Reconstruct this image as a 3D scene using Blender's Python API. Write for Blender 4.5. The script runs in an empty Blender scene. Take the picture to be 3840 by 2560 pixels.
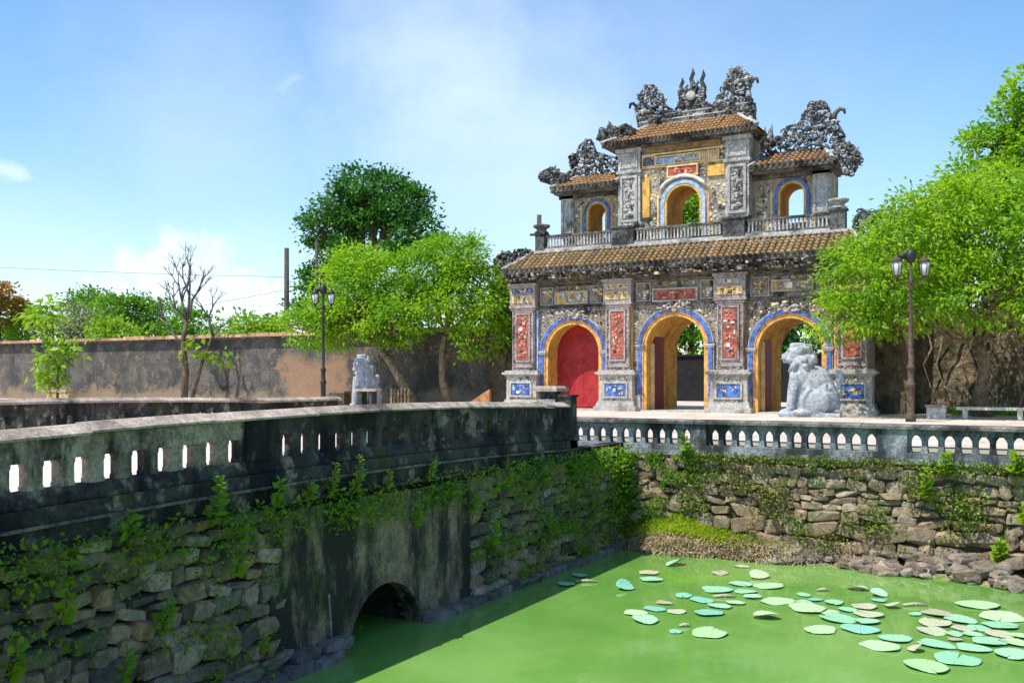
import bpy, bmesh, math, random
import numpy as np
from mathutils import Vector, Matrix, Euler, noise
random.seed(7); rng = np.random.default_rng(7)
S = bpy.context.scene; C = S.collection
PI = math.pi

# ------------------------------------------------------------------ camera
YAW = math.atan(2019/3600); EYE = 1.22
cam = bpy.data.cameras.new('camera'); co = bpy.data.objects.new('camera', cam); C.objects.link(co)
co.location = (0, 0, EYE); co.rotation_euler = (PI/2, 0, YAW)
cam.lens = 33.75; cam.sensor_width = 36; cam.shift_y = 135/3840; cam.clip_start = .1; cam.clip_end = 3000
S.camera = co
cY, sY = math.cos(YAW), math.sin(YAW)

# ------------------------------------------------------------------ light
SUNV = Vector((-.27, -.52, 1)).normalized()          # towards the sun
SUN_EL = math.asin(SUNV.z); SUN_AZ = math.atan2(SUNV.x, SUNV.y)
sl = bpy.data.lights.new('sun', 'SUN'); sl.energy = 3.3; sl.angle = math.radians(.5); sl.color = (1, .94, .84)
so = bpy.data.objects.new('sun', sl); C.objects.link(so); so.rotation_euler = (-SUNV).to_track_quat('-Z', 'Y').to_euler()
so.location = (0, 0, 40)
W = bpy.data.worlds.new('World'); S.world = W; W.use_nodes = True
nt = W.node_tree; nt.nodes.clear()
def N(nt, t, **k):
    n = nt.nodes.new(t)
    for a, b in k.items(): setattr(n, a, b)
    return n
out = N(nt, 'ShaderNodeOutputWorld'); bg = N(nt, 'ShaderNodeBackground'); bg.inputs[1].default_value = .15
nt.links.new(bg.outputs[0], out.inputs[0])
sky = N(nt, 'ShaderNodeTexSky', sky_type='NISHITA', sun_disc=False, sun_elevation=SUN_EL, sun_rotation=SUN_AZ,
        air_density=1.0, dust_density=.6, ozone_density=2.2, altitude=0)
tc = N(nt, 'ShaderNodeTexCoord')
hsv = N(nt, 'ShaderNodeHueSaturation'); hsv.inputs['Hue'].default_value = .497; hsv.inputs['Saturation'].default_value = 1.16; hsv.inputs['Value'].default_value = .78
nt.links.new(sky.outputs[0], hsv.inputs['Color'])
def pxdir(px, py):
    t = (px-1920)/3600; u = (1415-py)/3600
    return Vector((-sY+cY*t, cY+sY*t, u)).normalized()
nz = N(nt, 'ShaderNodeTexNoise'); nz.inputs['Scale'].default_value = 7; nz.inputs['Detail'].default_value = 9; nz.inputs['Roughness'].default_value = .58
mp = N(nt, 'ShaderNodeMapping'); mp.inputs['Scale'].default_value = (1, 1, 2.2); mp.inputs['Location'].default_value = (3.1, .4, 1.7)
nt.links.new(tc.outputs['Generated'], mp.inputs[0]); nt.links.new(mp.outputs[0], nz.inputs['Vector'])
def math2(op, a, b=None, nt_=None, clamp=False):
    t = nt_ or nt
    n = N(t, 'ShaderNodeMath', operation=op, use_clamp=clamp)
    for i, v in enumerate((a, b)):
        if v is None: continue
        if isinstance(v, (int, float)): n.inputs[i].default_value = v
        else: t.links.new(v, n.inputs[i])
    return n.outputs[0]
nm = N(nt, 'ShaderNodeVectorMath', operation='NORMALIZE'); nt.links.new(tc.outputs['Generated'], nm.inputs[0])
wz = N(nt, 'ShaderNodeTexNoise'); wz.inputs['Scale'].default_value = 16; wz.inputs['Detail'].default_value = 8; wz.inputs['Roughness'].default_value = .6; nt.links.new(nm.outputs[0], wz.inputs['Vector'])
ws = N(nt, 'ShaderNodeVectorMath', operation='SUBTRACT'); nt.links.new(wz.outputs['Color'], ws.inputs[0]); ws.inputs[1].default_value = (.5, .5, .5)
wm = N(nt, 'ShaderNodeVectorMath', operation='MULTIPLY'); nt.links.new(ws.outputs[0], wm.inputs[0]); wm.inputs[1].default_value = (.15, .15, .08)
nm0 = nm; nm = N(nt, 'ShaderNodeVectorMath', operation='ADD'); nt.links.new(nm0.outputs[0], nm.inputs[0]); nt.links.new(wm.outputs[0], nm.inputs[1])
def blobs(lst):
    m = None
    for px, py, rad, amp in lst:
        dn = N(nt, 'ShaderNodeVectorMath', operation='DISTANCE'); dn.inputs[1].default_value = pxdir(px, py); nt.links.new(nm.outputs[0], dn.inputs[0])
        f = N(nt, 'ShaderNodeMapRange', interpolation_type='SMOOTHSTEP')
        f.inputs['From Min'].default_value = 0; f.inputs['From Max'].default_value = rad; f.inputs['To Min'].default_value = amp; f.inputs['To Max'].default_value = 0
        nt.links.new(dn.outputs['Value'], f.inputs['Value']); m = f.outputs[0] if m is None else math2('MAXIMUM', m, f.outputs[0])
    return m
veil = math2('MULTIPLY', blobs([(1150, 330, .16, .12), (1700, 360, .22, .5), (1950, 520, .24, .42), (800, 420, .2, .22), (2400, 700, .4, .2), (200, 1220, .22, .25), (900, 1230, .2, .3)]), math2('ADD', nz.outputs['Fac'], .55), clamp=True)
cum = blobs([(540, 1015, .062, 1), (690, 1000, .068, 1), (820, 1010, .064, 1), (930, 1065, .056, 1), (1020, 1120, .05, 1), (420, 1080, .06, .8), (640, 1090, .07, 1), (800, 1100, .08, 1),
             (1060, 285, .05, .5), (1640, 310, .07, .55), (1760, 350, .07, .5), (180, 540, .03, .5), (0, 650, .035, .5)])
cum = math2('ADD', cum, math2('MULTIPLY', math2('SUBTRACT', nz.outputs['Fac'], .5), .9))
cf = N(nt, 'ShaderNodeMapRange', interpolation_type='SMOOTHSTEP'); cf.inputs['From Min'].default_value = .22; cf.inputs['From Max'].default_value = .95; cf.inputs['To Max'].default_value = .9
nt.links.new(cum, cf.inputs['Value'])
cl = math2('MAXIMUM', veil, cf.outputs[0])
mx = N(nt, 'ShaderNodeMix', data_type='RGBA'); nt.links.new(cl, mx.inputs[0]); nt.links.new(hsv.outputs[0], mx.inputs[6])
mx.inputs[7].default_value = (3.6, 4.05, 4.6, 1)
nt.links.new(mx.outputs[2], bg.inputs[0])
S.view_settings.view_transform = 'Standard'; S.view_settings.look = 'None'; S.view_settings.gamma = 1
S.view_settings.use_curve_mapping = False; S.view_settings.exposure = .96

# ------------------------------------------------------------------ helpers
ORG = {}
class MB:
    def __init__(s): s.v = []; s.f = []; s.m = []; s.sm = []
    def add(s, V, F, mi=0, sm=False):
        o = len(s.v); s.v += [tuple(p) for p in V]
        for f in F: s.f.append(tuple(i+o for i in f)); s.m.append(mi); s.sm.append(sm)
    def box(s, x0, x1, y0, y1, z0, z1, mi=0, tx=0, ty=0):
        s.add([(x0, y0, z0), (x1, y0, z0), (x1, y1, z0), (x0, y1, z0), (x0+tx, y0+ty, z1), (x1-tx, y0+ty, z1), (x1-tx, y1-ty, z1), (x0+tx, y1-ty, z1)],
              [(0, 3, 2, 1), (4, 5, 6, 7), (0, 1, 5, 4), (1, 2, 6, 5), (2, 3, 7, 6), (3, 0, 4, 7)], mi)
    def obox(s, c, ax, ay, az, mi=0):
        V = []
        for k in (-1, 1):
            for i, j in ((-1, -1), (1, -1), (1, 1), (-1, 1)):
                V.append(Vector(c)+i*Vector(ax)+j*Vector(ay)+k*Vector(az))
        s.add(V, [(0, 3, 2, 1), (4, 5, 6, 7), (0, 1, 5, 4), (1, 2, 6, 5), (2, 3, 7, 6), (3, 0, 4, 7)], mi)
    def tube(s, P, R, n=6, mi=0, sm=True):
        P = [Vector(p) for p in P]; V = []; F = []
        ref = Vector((.31, .2, 1)) if abs((P[-1]-P[0]).normalized().z) < .9 else Vector((1, .1, 0))
        for i, p in enumerate(P):
            t = (P[min(i+1, len(P)-1)]-P[max(i-1, 0)])
            t = t.normalized() if t.length > 1e-9 else Vector((0, 0, 1))
            a = t.cross(ref)
            a = a.normalized() if a.length > 1e-6 else t.orthogonal().normalized()
            b = t.cross(a); r = R[i] if hasattr(R, '__len__') else R
            for k in range(n):
                w = 2*PI*k/n; V.append(p+a*(r*math.cos(w))+b*(r*math.sin(w)))
        for i in range(len(P)-1):
            for k in range(n): F.append((i*n+k, i*n+(k+1) % n, (i+1)*n+(k+1) % n, (i+1)*n+k))
        F.append(tuple(range(n))[::-1]); F.append(tuple((len(P)-1)*n+k for k in range(n)))
        s.add(V, F, mi, sm)
    def ell(s, c, r, nu=8, nv=5, mi=0, sm=True, rot=None):
        V = [(0, 0, -1)]; F = []
        for j in range(1, nv):
            t = -PI/2+PI*j/nv
            for i in range(nu): V.append((math.cos(t)*math.cos(2*PI*i/nu), math.cos(t)*math.sin(2*PI*i/nu), math.sin(t)))
        V.append((0, 0, 1)); L = len(V)-1
        for i in range(nu): F.append((0, 1+(i+1) % nu, 1+i)); F.append((L, L-nu+i, L-nu+(i+1) % nu))
        for j in range(nv-2):
            for i in range(nu): F.append((1+j*nu+i, 1+j*nu+(i+1) % nu, 1+(j+1)*nu+(i+1) % nu, 1+(j+1)*nu+i))
        M = rot.to_matrix() if rot else None
        W_ = []
        for v in V:
            q = Vector((v[0]*r[0], v[1]*r[1], v[2]*r[2]))
            if M: q = M @ q
            W_.append(q+Vector(c))
        s.add(W_, F, mi, sm)
    def prism(s, poly, y0, y1, mi=0, T=None):      # polygon in (u,z), extruded along depth
        n = len(poly); T = T or (lambda u, y, z: (u, y, z))
        V = [T(u, y0, z) for u, z in poly]+[T(u, y1, z) for u, z in poly]
        F = [tuple(range(n)), tuple(range(2*n-1, n-1, -1))]+[(i, i+n, (i+1) % n+n, (i+1) % n) for i in range(n)]
        s.add(V, F, mi)
    def archwall(s, u0, u1, z0, z1, c, w, spring, y0, y1, mi=0, mj=1, n=16, T=None, rise=None):
        T = T or (lambda u, y, z: (u, y, z)); rise = rise or w
        def q(a, b, cc, d, m): s.add([T(*a), T(*b), T(*cc), T(*d)], [(0, 1, 2, 3)], m)
        A = [(c-w, z0)]+[(c-w*math.cos(PI*i/n), spring+rise*math.sin(PI*i/n)) for i in range(n+1)]+[(c+w, z0)]
        for y in (y0, y1):
            q((u0, y, z0), (c-w, y, z0), (c-w, y, z1), (u0, y, z1), mi); q((c+w, y, z0), (u1, y, z0), (u1, y, z1), (c+w, y, z1), mi)
            for i in range(1, n+1):
                a, b = A[i], A[i+1]; q((a[0], y, a[1]), (b[0], y, b[1]), (b[0], y, z1), (a[0], y, z1), mi)
        for a, b in zip(A[:-1], A[1:]): q((a[0], y0, a[1]), (b[0], y0, b[1]), (b[0], y1, b[1]), (a[0], y1, a[1]), mj)
        q((u0, y0, z1), (u1, y0, z1), (u1, y1, z1), (u0, y1, z1), mi)
        q((u0, y0, z0), (u0, y1, z0), (u0, y1, z1), (u0, y0, z1), mi); q((u1, y0, z0), (u1, y1, z0), (u1, y1, z1), (u1, y0, z1), mi)
    def ring(s, c, ri, ro, spring, z0, y0, y1, mi=0, n=18, a0=0, a1=PI):
        def prof(r):
            P = [(c-r*math.cos(a0+(a1-a0)*i/n), spring+r*math.sin(a0+(a1-a0)*i/n)) for i in range(n+1)]
            if a0 == 0: P = [(c-r, z0)]+P
            if a1 == PI: P = P+[(c+r, z0)]
            return P
        I, O = prof(ri), prof(ro)
        for k in range(len(I)-1):
            a, b, d, e = I[k], I[k+1], O[k+1], O[k]
            V = [(p[0], y, p[1]) for y in (y0, y1) for p in (a, b, d, e)]
            s.add(V, [(0, 1, 2, 3), (7, 6, 5, 4), (0, 4, 5, 1), (2, 6, 7, 3)] + ([(0, 3, 7, 4)] if k == 0 else []) + ([(1, 5, 6, 2)] if k == len(I)-2 else []), mi)
    def mesh(s, name, mats, off=(0, 0, 0)):
        me = bpy.data.meshes.new(name); o = Vector(off)
        me.from_pydata([tuple(Vector(p)-o) for p in s.v], [], s.f)
        for m in mats if isinstance(mats, (list, tuple)) else [mats]: me.materials.append(m)
        me.polygons.foreach_set('material_index', s.m); me.polygons.foreach_set('use_smooth', s.sm)
        bm = bmesh.new(); bm.from_mesh(me); bmesh.ops.recalc_face_normals(bm, faces=bm.faces); bm.to_mesh(me); bm.free()
        me.update(); return me
    def build(s, name, mats, parent=None):
        A = np.array(s.v); o = Vector(((A[:, 0].min()+A[:, 0].max())/2, (A[:, 1].min()+A[:, 1].max())/2, A[:, 2].min()))
        return put(name, s.mesh(name, mats, o), parent, o)
def put(name, me, parent, loc, rot=(0, 0, 0), sc=(1, 1, 1)):
    o = bpy.data.objects.new(name, me); C.objects.link(o)
    if parent: o.parent = parent; o.location = Vector(loc)-ORG[parent.name]
    else: o.location = loc
    o.rotation_euler = rot; o.scale = sc; ORG[o.name] = Vector(loc)
    return o
def thing(name, label, cat, loc, group=None):
    o = bpy.data.objects.new(name, None); C.objects.link(o); o.location = loc; o.empty_display_size = .2; ORG[o.name] = Vector(loc)
    return tag(o, label, cat, group)
def tag(o, label, cat, group=None):
    o['label'] = label; o['category'] = cat
    if group: o['group'] = group
    return o
def struct(o): o['kind'] = 'structure'; return o
def stuff(o): o['kind'] = 'stuff'; return o

# ------------------------------------------------------------------ materials
def new_mat(name, rough=.85, spec=.3):
    m = bpy.data.materials.new(name); m.use_nodes = True
    b = m.node_tree.nodes['Principled BSDF']; b.inputs['Roughness'].default_value = rough
    b.inputs['Specular IOR Level'].default_value = spec
    return m, m.node_tree, b
def rgb(t, c): n = N(t, 'ShaderNodeRGB'); n.outputs[0].default_value = (*c, 1); return n.outputs[0]
def mixc(t, f, a, b, blend='MIX'):
    n = N(t, 'ShaderNodeMix', data_type='RGBA', blend_type=blend)
    for i, v in ((0, f), (6, a), (7, b)):
        if isinstance(v, (int, float)): n.inputs[i].default_value = v
        elif isinstance(v, tuple): n.inputs[i].default_value = (*v, 1)
        else: t.links.new(v, n.inputs[i])
    return n.outputs[2]
def nse(t, scale, detail=6, rough=.6, stretch=(1, 1, 1), off=(0, 0, 0), pos=None):
    g = pos or N(t, 'ShaderNodeNewGeometry').outputs['Position']
    m = N(t, 'ShaderNodeMapping'); m.inputs['Scale'].default_value = stretch; m.inputs['Location'].default_value = off
    t.links.new(g, m.inputs[0])
    n = N(t, 'ShaderNodeTexNoise'); n.inputs['Scale'].default_value = scale; n.inputs['Detail'].default_value = detail; n.inputs['Roughness'].default_value = rough
    t.links.new(m.outputs[0], n.inputs['Vector']); return n.outputs['Fac']
def step(t, v, a, b, lo=0, hi=1):
    n = N(t, 'ShaderNodeMapRange', interpolation_type='SMOOTHSTEP')
    for k, x in (('From Min', a), ('From Max', b), ('To Min', lo), ('To Max', hi)): n.inputs[k].default_value = x
    t.links.new(v, n.inputs['Value']); return n.outputs[0]
def bump(t, b, h, strength=.5, dist=.02):
    n = N(t, 'ShaderNodeBump'); n.inputs['Strength'].default_value = strength; n.inputs['Distance'].default_value = dist
    t.links.new(h, n.inputs['Height']); t.links.new(n.outputs[0], b.inputs['Normal'])
def weathered(name, c1, c2, scale=3, dark=None, dark_amt=.5, streak=.3, dscale=1.2, c3=None, fine=30, bmp=.5, moss=0, rough=.9, var=.25, bdist=.02, mosscol=(.055, .10, .012), spec=.2, speck=0):
    m, t, b = new_mat(name, rough, spec)
    col = mixc(t, step(t, nse(t, scale, 8, .65), .38, .62), c1, c2)
    if c3: col = mixc(t, step(t, nse(t, scale*1.7, 6, .6, off=(5, 2, 9)), .52, .66), col, c3)
    f = nse(t, fine, 5, .7)
    col = mixc(t, 1.0, col, mixc(t, step(t, f, .3, .7), (.66, .66, .66), (1.3, 1.3, 1.3)), 'MULTIPLY')
    if speck: col = mixc(t, step(t, nse(t, fine*1.6, 2, .5, off=(8, 1, 2)), .58, .66, 0, speck), col, (.55, .55, .52))
    if dark:
        k = nse(t, dscale, 8, .7, stretch=(1, 1, streak), off=(2, 7, 1))
        col = mixc(t, step(t, k, .62-.3*dark_amt, .78-.3*dark_amt), col, dark)
    if moss:
        g = N(t, 'ShaderNodeNewGeometry'); sp = N(t, 'ShaderNodeSeparateXYZ'); t.links.new(g.outputs['Normal'], sp.inputs[0])
        mm = math2('MULTIPLY', step(t, nse(t, 2.2, 6, .65, off=(4, 4, 4)), .6-.3*moss, .74-.3*moss), step(t, sp.outputs['Z'], -.6, .7, .35, 1), t)
        col = mixc(t, mm, col, mosscol)
    if var:
        oi = N(t, 'ShaderNodeObjectInfo'); mr = N(t, 'ShaderNodeMapRange'); mr.inputs['To Min'].default_value = 1-var; mr.inputs['To Max'].default_value = 1+var
        t.links.new(oi.outputs['Random'], mr.inputs['Value'])
        vm = N(t, 'ShaderNodeVectorMath', operation='SCALE'); t.links.new(col, vm.inputs[0]); t.links.new(mr.outputs[0], vm.inputs['Scale']); col = vm.outputs[0]
    t.links.new(col, b.inputs['Base Color'])
    bump(t, b, math2('ADD', f, math2('MULTIPLY', nse(t, scale*3, 6, .6), 1.5, t), t), bmp, bdist)
    return m
def ramp_obj(name, cols, rough=.9, scale=9, bmp=.9, moss=.3, dark=(.03, .028, .025), mosscol=(.06, .11, .012), bdist=.04):
    m, t, b = new_mat(name, rough, .25)
    oi = N(t, 'ShaderNodeObjectInfo'); r = N(t, 'ShaderNodeValToRGB'); r.color_ramp.interpolation = 'LINEAR'
    el = r.color_ramp.elements
    while len(el) < len(cols): el.new(.5)
    for i, c in enumerate(cols): el[i].position = i/(len(cols)-1); el[i].color = (*c, 1)
    t.links.new(oi.outputs['Random'], r.inputs[0])
    n1 = nse(t, scale, 8, .7); col = mixc(t, 1.0, r.outputs[0], mixc(t, step(t, n1, .3, .7), (.55, .55, .55), (1.35, 1.33, 1.3)), 'MULTIPLY')
    col = mixc(t, step(t, nse(t, 3.1, 7, .7, off=(1, 5, 3)), .55, .72), col, dark)
    if moss:
        g = N(t, 'ShaderNodeNewGeometry'); sp = N(t, 'ShaderNodeSeparateXYZ'); t.links.new(g.outputs['Normal'], sp.inputs[0])
        mm = math2('MULTIPLY', step(t, nse(t, 1.7, 7, .7, off=(4, 4, 4)), .62-.3*moss, .72-.3*moss), step(t, sp.outputs['Z'], -.3, .6, .25, 1), t)
        col = mixc(t, mm, col, mosscol)
    t.links.new(col, b.inputs['Base Color']); bump(t, b, math2('ADD', n1, nse(t, scale*5, 4, .6), t), bmp, bdist)
    return m
def leaf_mat(name, c1, c2, c3=None, trans=.35, rough=.5):
    m, t, b = new_mat(name, rough, .35)
    g = N(t, 'ShaderNodeNewGeometry'); rp = g.outputs['Random Per Island']
    col = mixc(t, rp, c1, c2)
    col = mixc(t, step(t, nse(t, .55, 4, .6), .4, .62, 0, .7), col, c3 or c2)
    t.links.new(col, b.inputs['Base Color'])
    tr = N(t, 'ShaderNodeBsdfTranslucent'); t.links.new(mixc(t, 1.0, col, (1.5, 1.6, .55), 'MULTIPLY'), tr.inputs[0])
    ms = N(t, 'ShaderNodeMixShader'); ms.inputs[0].default_value = trans
    t.links.new(b.outputs[0], ms.inputs[1]); t.links.new(tr.outputs[0], ms.inputs[2])
    t.links.new(ms.outputs[0], t.nodes['Material Output'].inputs[0]); return m
def plain(name, c, rough=.7, nscale=6, amt=.3, spec=.3, bmp=.25, var=0, dirt=0):
    return weathered(name, tuple(x*(1-amt) for x in c), tuple(min(1, x*(1+amt)) for x in c), nscale, fine=40, bmp=bmp, rough=rough, var=var, spec=spec, dark=(.05, .045, .035) if dirt else None, dark_amt=dirt)

M_deck = weathered('deck_paving', (.55, .45, .38), (.66, .56, .49), 2.5, fine=12, bmp=.3, var=0)
M_ground = weathered('ground_paving', (.46, .38, .31), (.60, .51, .44), .6, dark=(.25, .2, .15), dark_amt=.2, streak=1, fine=14, bmp=.3, var=0)
M_edge = weathered('painted_ledge_light', (.06, .06, .06), (.16, .155, .14), 3, dark=(.02, .02, .02), dark_amt=.5, streak=1, fine=24, bmp=.6, var=.1)  # paler than the black concrete: paints the light line along the ledge
M_black = weathered('blackened_concrete', (.032, .031, .03), (.08, .075, .068), 2.2, c3=(.27, .235, .18), fine=26, bmp=.7, moss=.1, var=.2, dark=(.014, .014, .016), dark_amt=.6, streak=.25, bdist=.03)
M_tan = weathered('stained_parapet_face', (.18, .155, .12), (.46, .39, .29), 2.0, c3=(.27, .22, .17), fine=26, bmp=.7, var=.2, dark=(.018, .018, .02), dark_amt=.65, streak=.35, bdist=.03)
M_cap = weathered('parapet_cap_stone', (.30, .25, .20), (.48, .40, .33), 2.4, dark=(.09, .08, .07), dark_amt=.38, streak=1, fine=22, bmp=.7, var=.15, bdist=.03)
M_grey = weathered('grey_parapet_concrete', (.15, .17, .18), (.27, .30, .31), 3, dark=(.035, .04, .042), dark_amt=.55, streak=.3, fine=24, bmp=.6, var=.2)
M_plaster = weathered('bridge_plaster', (.27, .21, .145), (.45, .35, .235), 3.2, c3=(.40, .25, .13), dark=(.05, .046, .042), dark_amt=.66, streak=.35, dscale=1.5, fine=28, bmp=1, moss=.3, var=0, bdist=.06, speck=.25)
M_mortar = weathered('dark_mortar', (.04, .035, .027), (.09, .08, .055), 4, fine=20, bmp=.8, moss=.45, var=0, bdist=.04)
M_brmortar = weathered('brown_mortar', (.09, .07, .05), (.18, .14, .09), 5, dark=(.035, .03, .022), dark_amt=.45, streak=1, fine=24, bmp=1, moss=.45, var=0, bdist=.05)
M_capdk = weathered('dark_coping', (.10, .10, .095), (.22, .21, .19), 3, dark=(.035, .035, .035), dark_amt=.55, streak=1, fine=22, bmp=.6, var=.15)
M_dkstone = ramp_obj('dark_wall_stone', [(.12, .095, .08), (.27, .21, .165), (.40, .25, .16), (.17, .145, .13), (.46, .38, .31), (.32, .22, .15), (.16, .14, .13), (.09, .075, .065)], moss=.12, scale=7)
M_brstone = ramp_obj('brown_wall_stone', [(.22, .155, .10), (.30, .22, .145), (.36, .265, .17), (.26, .20, .145), (.42, .34, .24), (.19, .145, .105)], moss=.3, scale=8)
M_rock = ramp_obj('bank_rock', [(.15, .125, .10), (.24, .205, .165), (.21, .16, .11), (.36, .31, .25), (.13, .12, .105)], moss=.1, scale=6)
M_foot = ramp_obj('footing_stone', [(.13, .12, .115), (.22, .2, .19), (.17, .15, .13)], moss=.25, scale=6)
M_wall = weathered('rampart_plaster', (.07, .07, .07), (.125, .115, .105), 1.4, c3=(.19, .14, .095), dark=(.045, .045, .045), dark_amt=.5, streak=.4, dscale=.6, fine=9, bmp=.5, var=0)
# worn-off plaster near the foot shows warm brick
t = M_wall.node_tree; bb = t.nodes['Principled BSDF']; prev = bb.inputs['Base Color'].links[0].from_socket
gp = N(t, 'ShaderNodeNewGeometry').outputs['Position']; sp_ = N(t, 'ShaderNodeSeparateXYZ'); t.links.new(gp, sp_.inputs[0])
nzv = nse(t, .8, 7, .65, off=(9, 3, 0))
zz = math2('ADD', sp_.outputs['Z'], math2('MULTIPLY', math2('SUBTRACT', nzv, .5, t), 2.6, t), t)
low = step(t, zz, .75, .2)
dx = math2('ABSOLUTE', math2('ADD', sp_.outputs['X'], 31.0, t), None, t)
patch = math2('MULTIPLY', step(t, math2('ADD', dx, math2('MULTIPLY', math2('SUBTRACT', nzv, .5, t), 12.0, t), t), 3.0, 1.7), step(t, zz, 2.5, 1.7), t)
brick = N(t, 'ShaderNodeTexBrick'); brick.inputs['Scale'].default_value = 3.2; brick.inputs['Color1'].default_value = (.33, .18, .10, 1); brick.inputs['Color2'].default_value = (.25, .15, .095, 1); brick.inputs['Mortar'].default_value = (.24, .18, .13, 1)
cmb = N(t, 'ShaderNodeCombineXYZ'); t.links.new(sp_.outputs['X'], cmb.inputs[0]); t.links.new(sp_.outputs['Z'], cmb.inputs[1]); t.links.new(cmb.outputs[0], brick.inputs['Vector'])
c_ = mixc(t, math2('MULTIPLY', low, .75, t), prev, (.27, .20, .13)); c_ = mixc(t, math2('MULTIPLY', patch, .8, t), c_, brick.outputs[0]); t.links.new(c_, bb.inputs['Base Color'])
M_coping = weathered('coping_brick', (.36, .21, .12), (.44, .32, .2), 2, dark=(.08, .07, .05), dark_amt=.4, streak=1, fine=10, var=.3, moss=.15)
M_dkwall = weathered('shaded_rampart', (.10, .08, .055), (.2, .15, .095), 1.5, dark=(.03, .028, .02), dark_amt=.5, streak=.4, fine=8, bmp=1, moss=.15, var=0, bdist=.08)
M_gate = weathered('gate_mosaic_wall', (.25, .22, .17), (.40, .34, .25), 5, c3=(.36, .24, .11), dark=(.045, .043, .04), dark_amt=.42, streak=.5, dscale=2.0, fine=20, bmp=1, var=0, bdist=.05, speck=.3)
M_gateU = weathered('upper_mosaic_wall', (.30, .29, .26), (.48, .43, .31), 4, c3=(.52, .39, .15), dark=(.06, .06, .058), dark_amt=.42, streak=.5, dscale=2.2, fine=18, bmp=1, var=0, bdist=.05, speck=.4)
M_orn = weathered('grey_ornament', (.10, .105, .11), (.28, .285, .28), 6, dark=(.035, .036, .036), dark_amt=.45, streak=1, fine=16, bmp=1, var=.1, speck=.5)
M_orndk = weathered('blackened_ornament', (.05, .052, .05), (.13, .135, .13), 6, dark=(.025, .026, .025), dark_amt=.5, streak=1, fine=16, bmp=1, var=.1, speck=.25)
M_mould = weathered('dark_moulding', (.08, .075, .068), (.19, .175, .155), 4, dark=(.03, .03, .03), dark_amt=.55, streak=.6, fine=18, bmp=.8, var=.15, speck=.2)
M_ped = weathered('pale_pedestal', (.31, .31, .30), (.46, .45, .42), 5, c3=(.38, .29, .19), dark=(.09, .09, .09), dark_amt=.32, streak=.4, fine=22, bmp=.7, var=.1)
M_pink = weathered('pink_frame_plaster', (.28, .22, .20), (.42, .36, .34), 6, c3=(.30, .29, .32), dark=(.09, .07, .06), dark_amt=.35, streak=.4, fine=24, bmp=.7, var=.1)
M_red = plain('red_relief', (.37, .10, .07), .75, 7, .4, dirt=.35)
M_door = weathered('red_door_paint', (.30, .016, .02), (.42, .03, .03), 2.5, dark=(.18, .02, .02), dark_amt=.3, streak=.15, fine=14, bmp=.2, rough=.55, var=.05, spec=.3)
M_doordk = plain('dark_red_door', (.16, .018, .022), .55, 2, .15, bmp=.1)
M_blue = plain('blue_glaze', (.055, .14, .41), .55, 5, .5, dirt=.38, spec=.4)
M_lblue = plain('pale_blue_glaze', (.30, .42, .68), .45, 5, .3, dirt=.15)
M_ochre = weathered('ochre_limewash', (.58, .30, .055), (.68, .40, .10), 1.4, c3=(.42, .20, .04), dark=(.14, .08, .03), dark_amt=.25, streak=.3, dscale=.9, fine=12, bmp=.2, var=0)
M_cream = plain('cream_trim', (.66, .48, .24), .7, 4, .2, dirt=.12)
M_orange = plain('salmon_trim', (.60, .25, .14), .7, 5, .3, dirt=.15)
M_yel = plain('yellow_trim', (.56, .34, .075), .6, 4, .25, dirt=.12)
M_brown = plain('brown_beam', (.27, .16, .07), .7, 6, .35, dirt=.15)
M_white = plain('pale_shard', (.62, .62, .58), .5, 5, .25)
M_soffit = plain('dark_soffit', (.05, .045, .04), .9, 4, .4)
M_tile = ramp_obj('roof_tile', [(.27, .17, .08), (.36, .22, .10), (.22, .15, .08), (.36, .26, .12), (.18, .12, .065), (.44, .31, .18)], moss=.25, scale=9, dark=(.11, .085, .055), mosscol=(.20, .19, .04))
M_tile2 = ramp_obj('orange_roof_tile', [(.36, .19, .08), (.42, .23, .09), (.30, .17, .08), (.40, .26, .13)], moss=.1, scale=9, dark=(.14, .09, .05))
M_statue = weathered('statue_stone', (.29, .32, .36), (.37, .40, .43), 4, dark=(.24, .25, .26), dark_amt=.3, streak=.6, dscale=1.1, fine=9, bmp=.6, var=0, bdist=.03)
M_iron = plain('black_iron', (.02, .02, .022), .5, 8, .3, spec=.4)
M_rust = plain('brown_iron_post', (.09, .06, .045), .7, 8, .4)
M_glass, t_, b_ = new_mat('lantern_glass', .25, .5); b_.inputs['Base Color'].default_value = (.62, .68, .7, 1); b_.inputs['Alpha'].default_value = .75
M_pole = plain('weathered_pole', (.07, .062, .055), .9, 5, .3)
M_bark = weathered('bark', (.09, .065, .045), (.17, .125, .085), 5, fine=22, bmp=1, var=.15, bdist=.04, moss=.1)
M_barkp = weathered('pale_bark', (.17, .125, .08), (.29, .22, .14), 5, fine=22, bmp=1, var=.15, bdist=.04, moss=.15)
M_dead = plain('dead_twig', (.10, .085, .075), .9, 6, .35)
L_bright = leaf_mat('bright_leaf', (.15, .32, .012), (.33, .48, .02), (.09, .24, .012), .5)
L_right = leaf_mat('light_leaf', (.17, .34, .014), (.36, .50, .025), (.11, .27, .012), .5)
L_dark = leaf_mat('dark_leaf', (.03, .13, .02), (.075, .22, .022), (.025, .11, .022), .3)
L_hedge = leaf_mat('hedge_leaf', (.07, .21, .012), (.19, .36, .015), (.06, .17, .015), .4)
L_lime = leaf_mat('lime_leaf', (.16, .31, .015), (.27, .38, .02), (.13, .28, .015), .4)
L_grey = leaf_mat('grey_scrub_leaf', (.15, .18, .10), (.24, .25, .16), (.12, .16, .08), .2)
L_rust = leaf_mat('rusty_leaf', (.30, .11, .01), (.36, .20, .02), (.18, .14, .015), .3)
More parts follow.
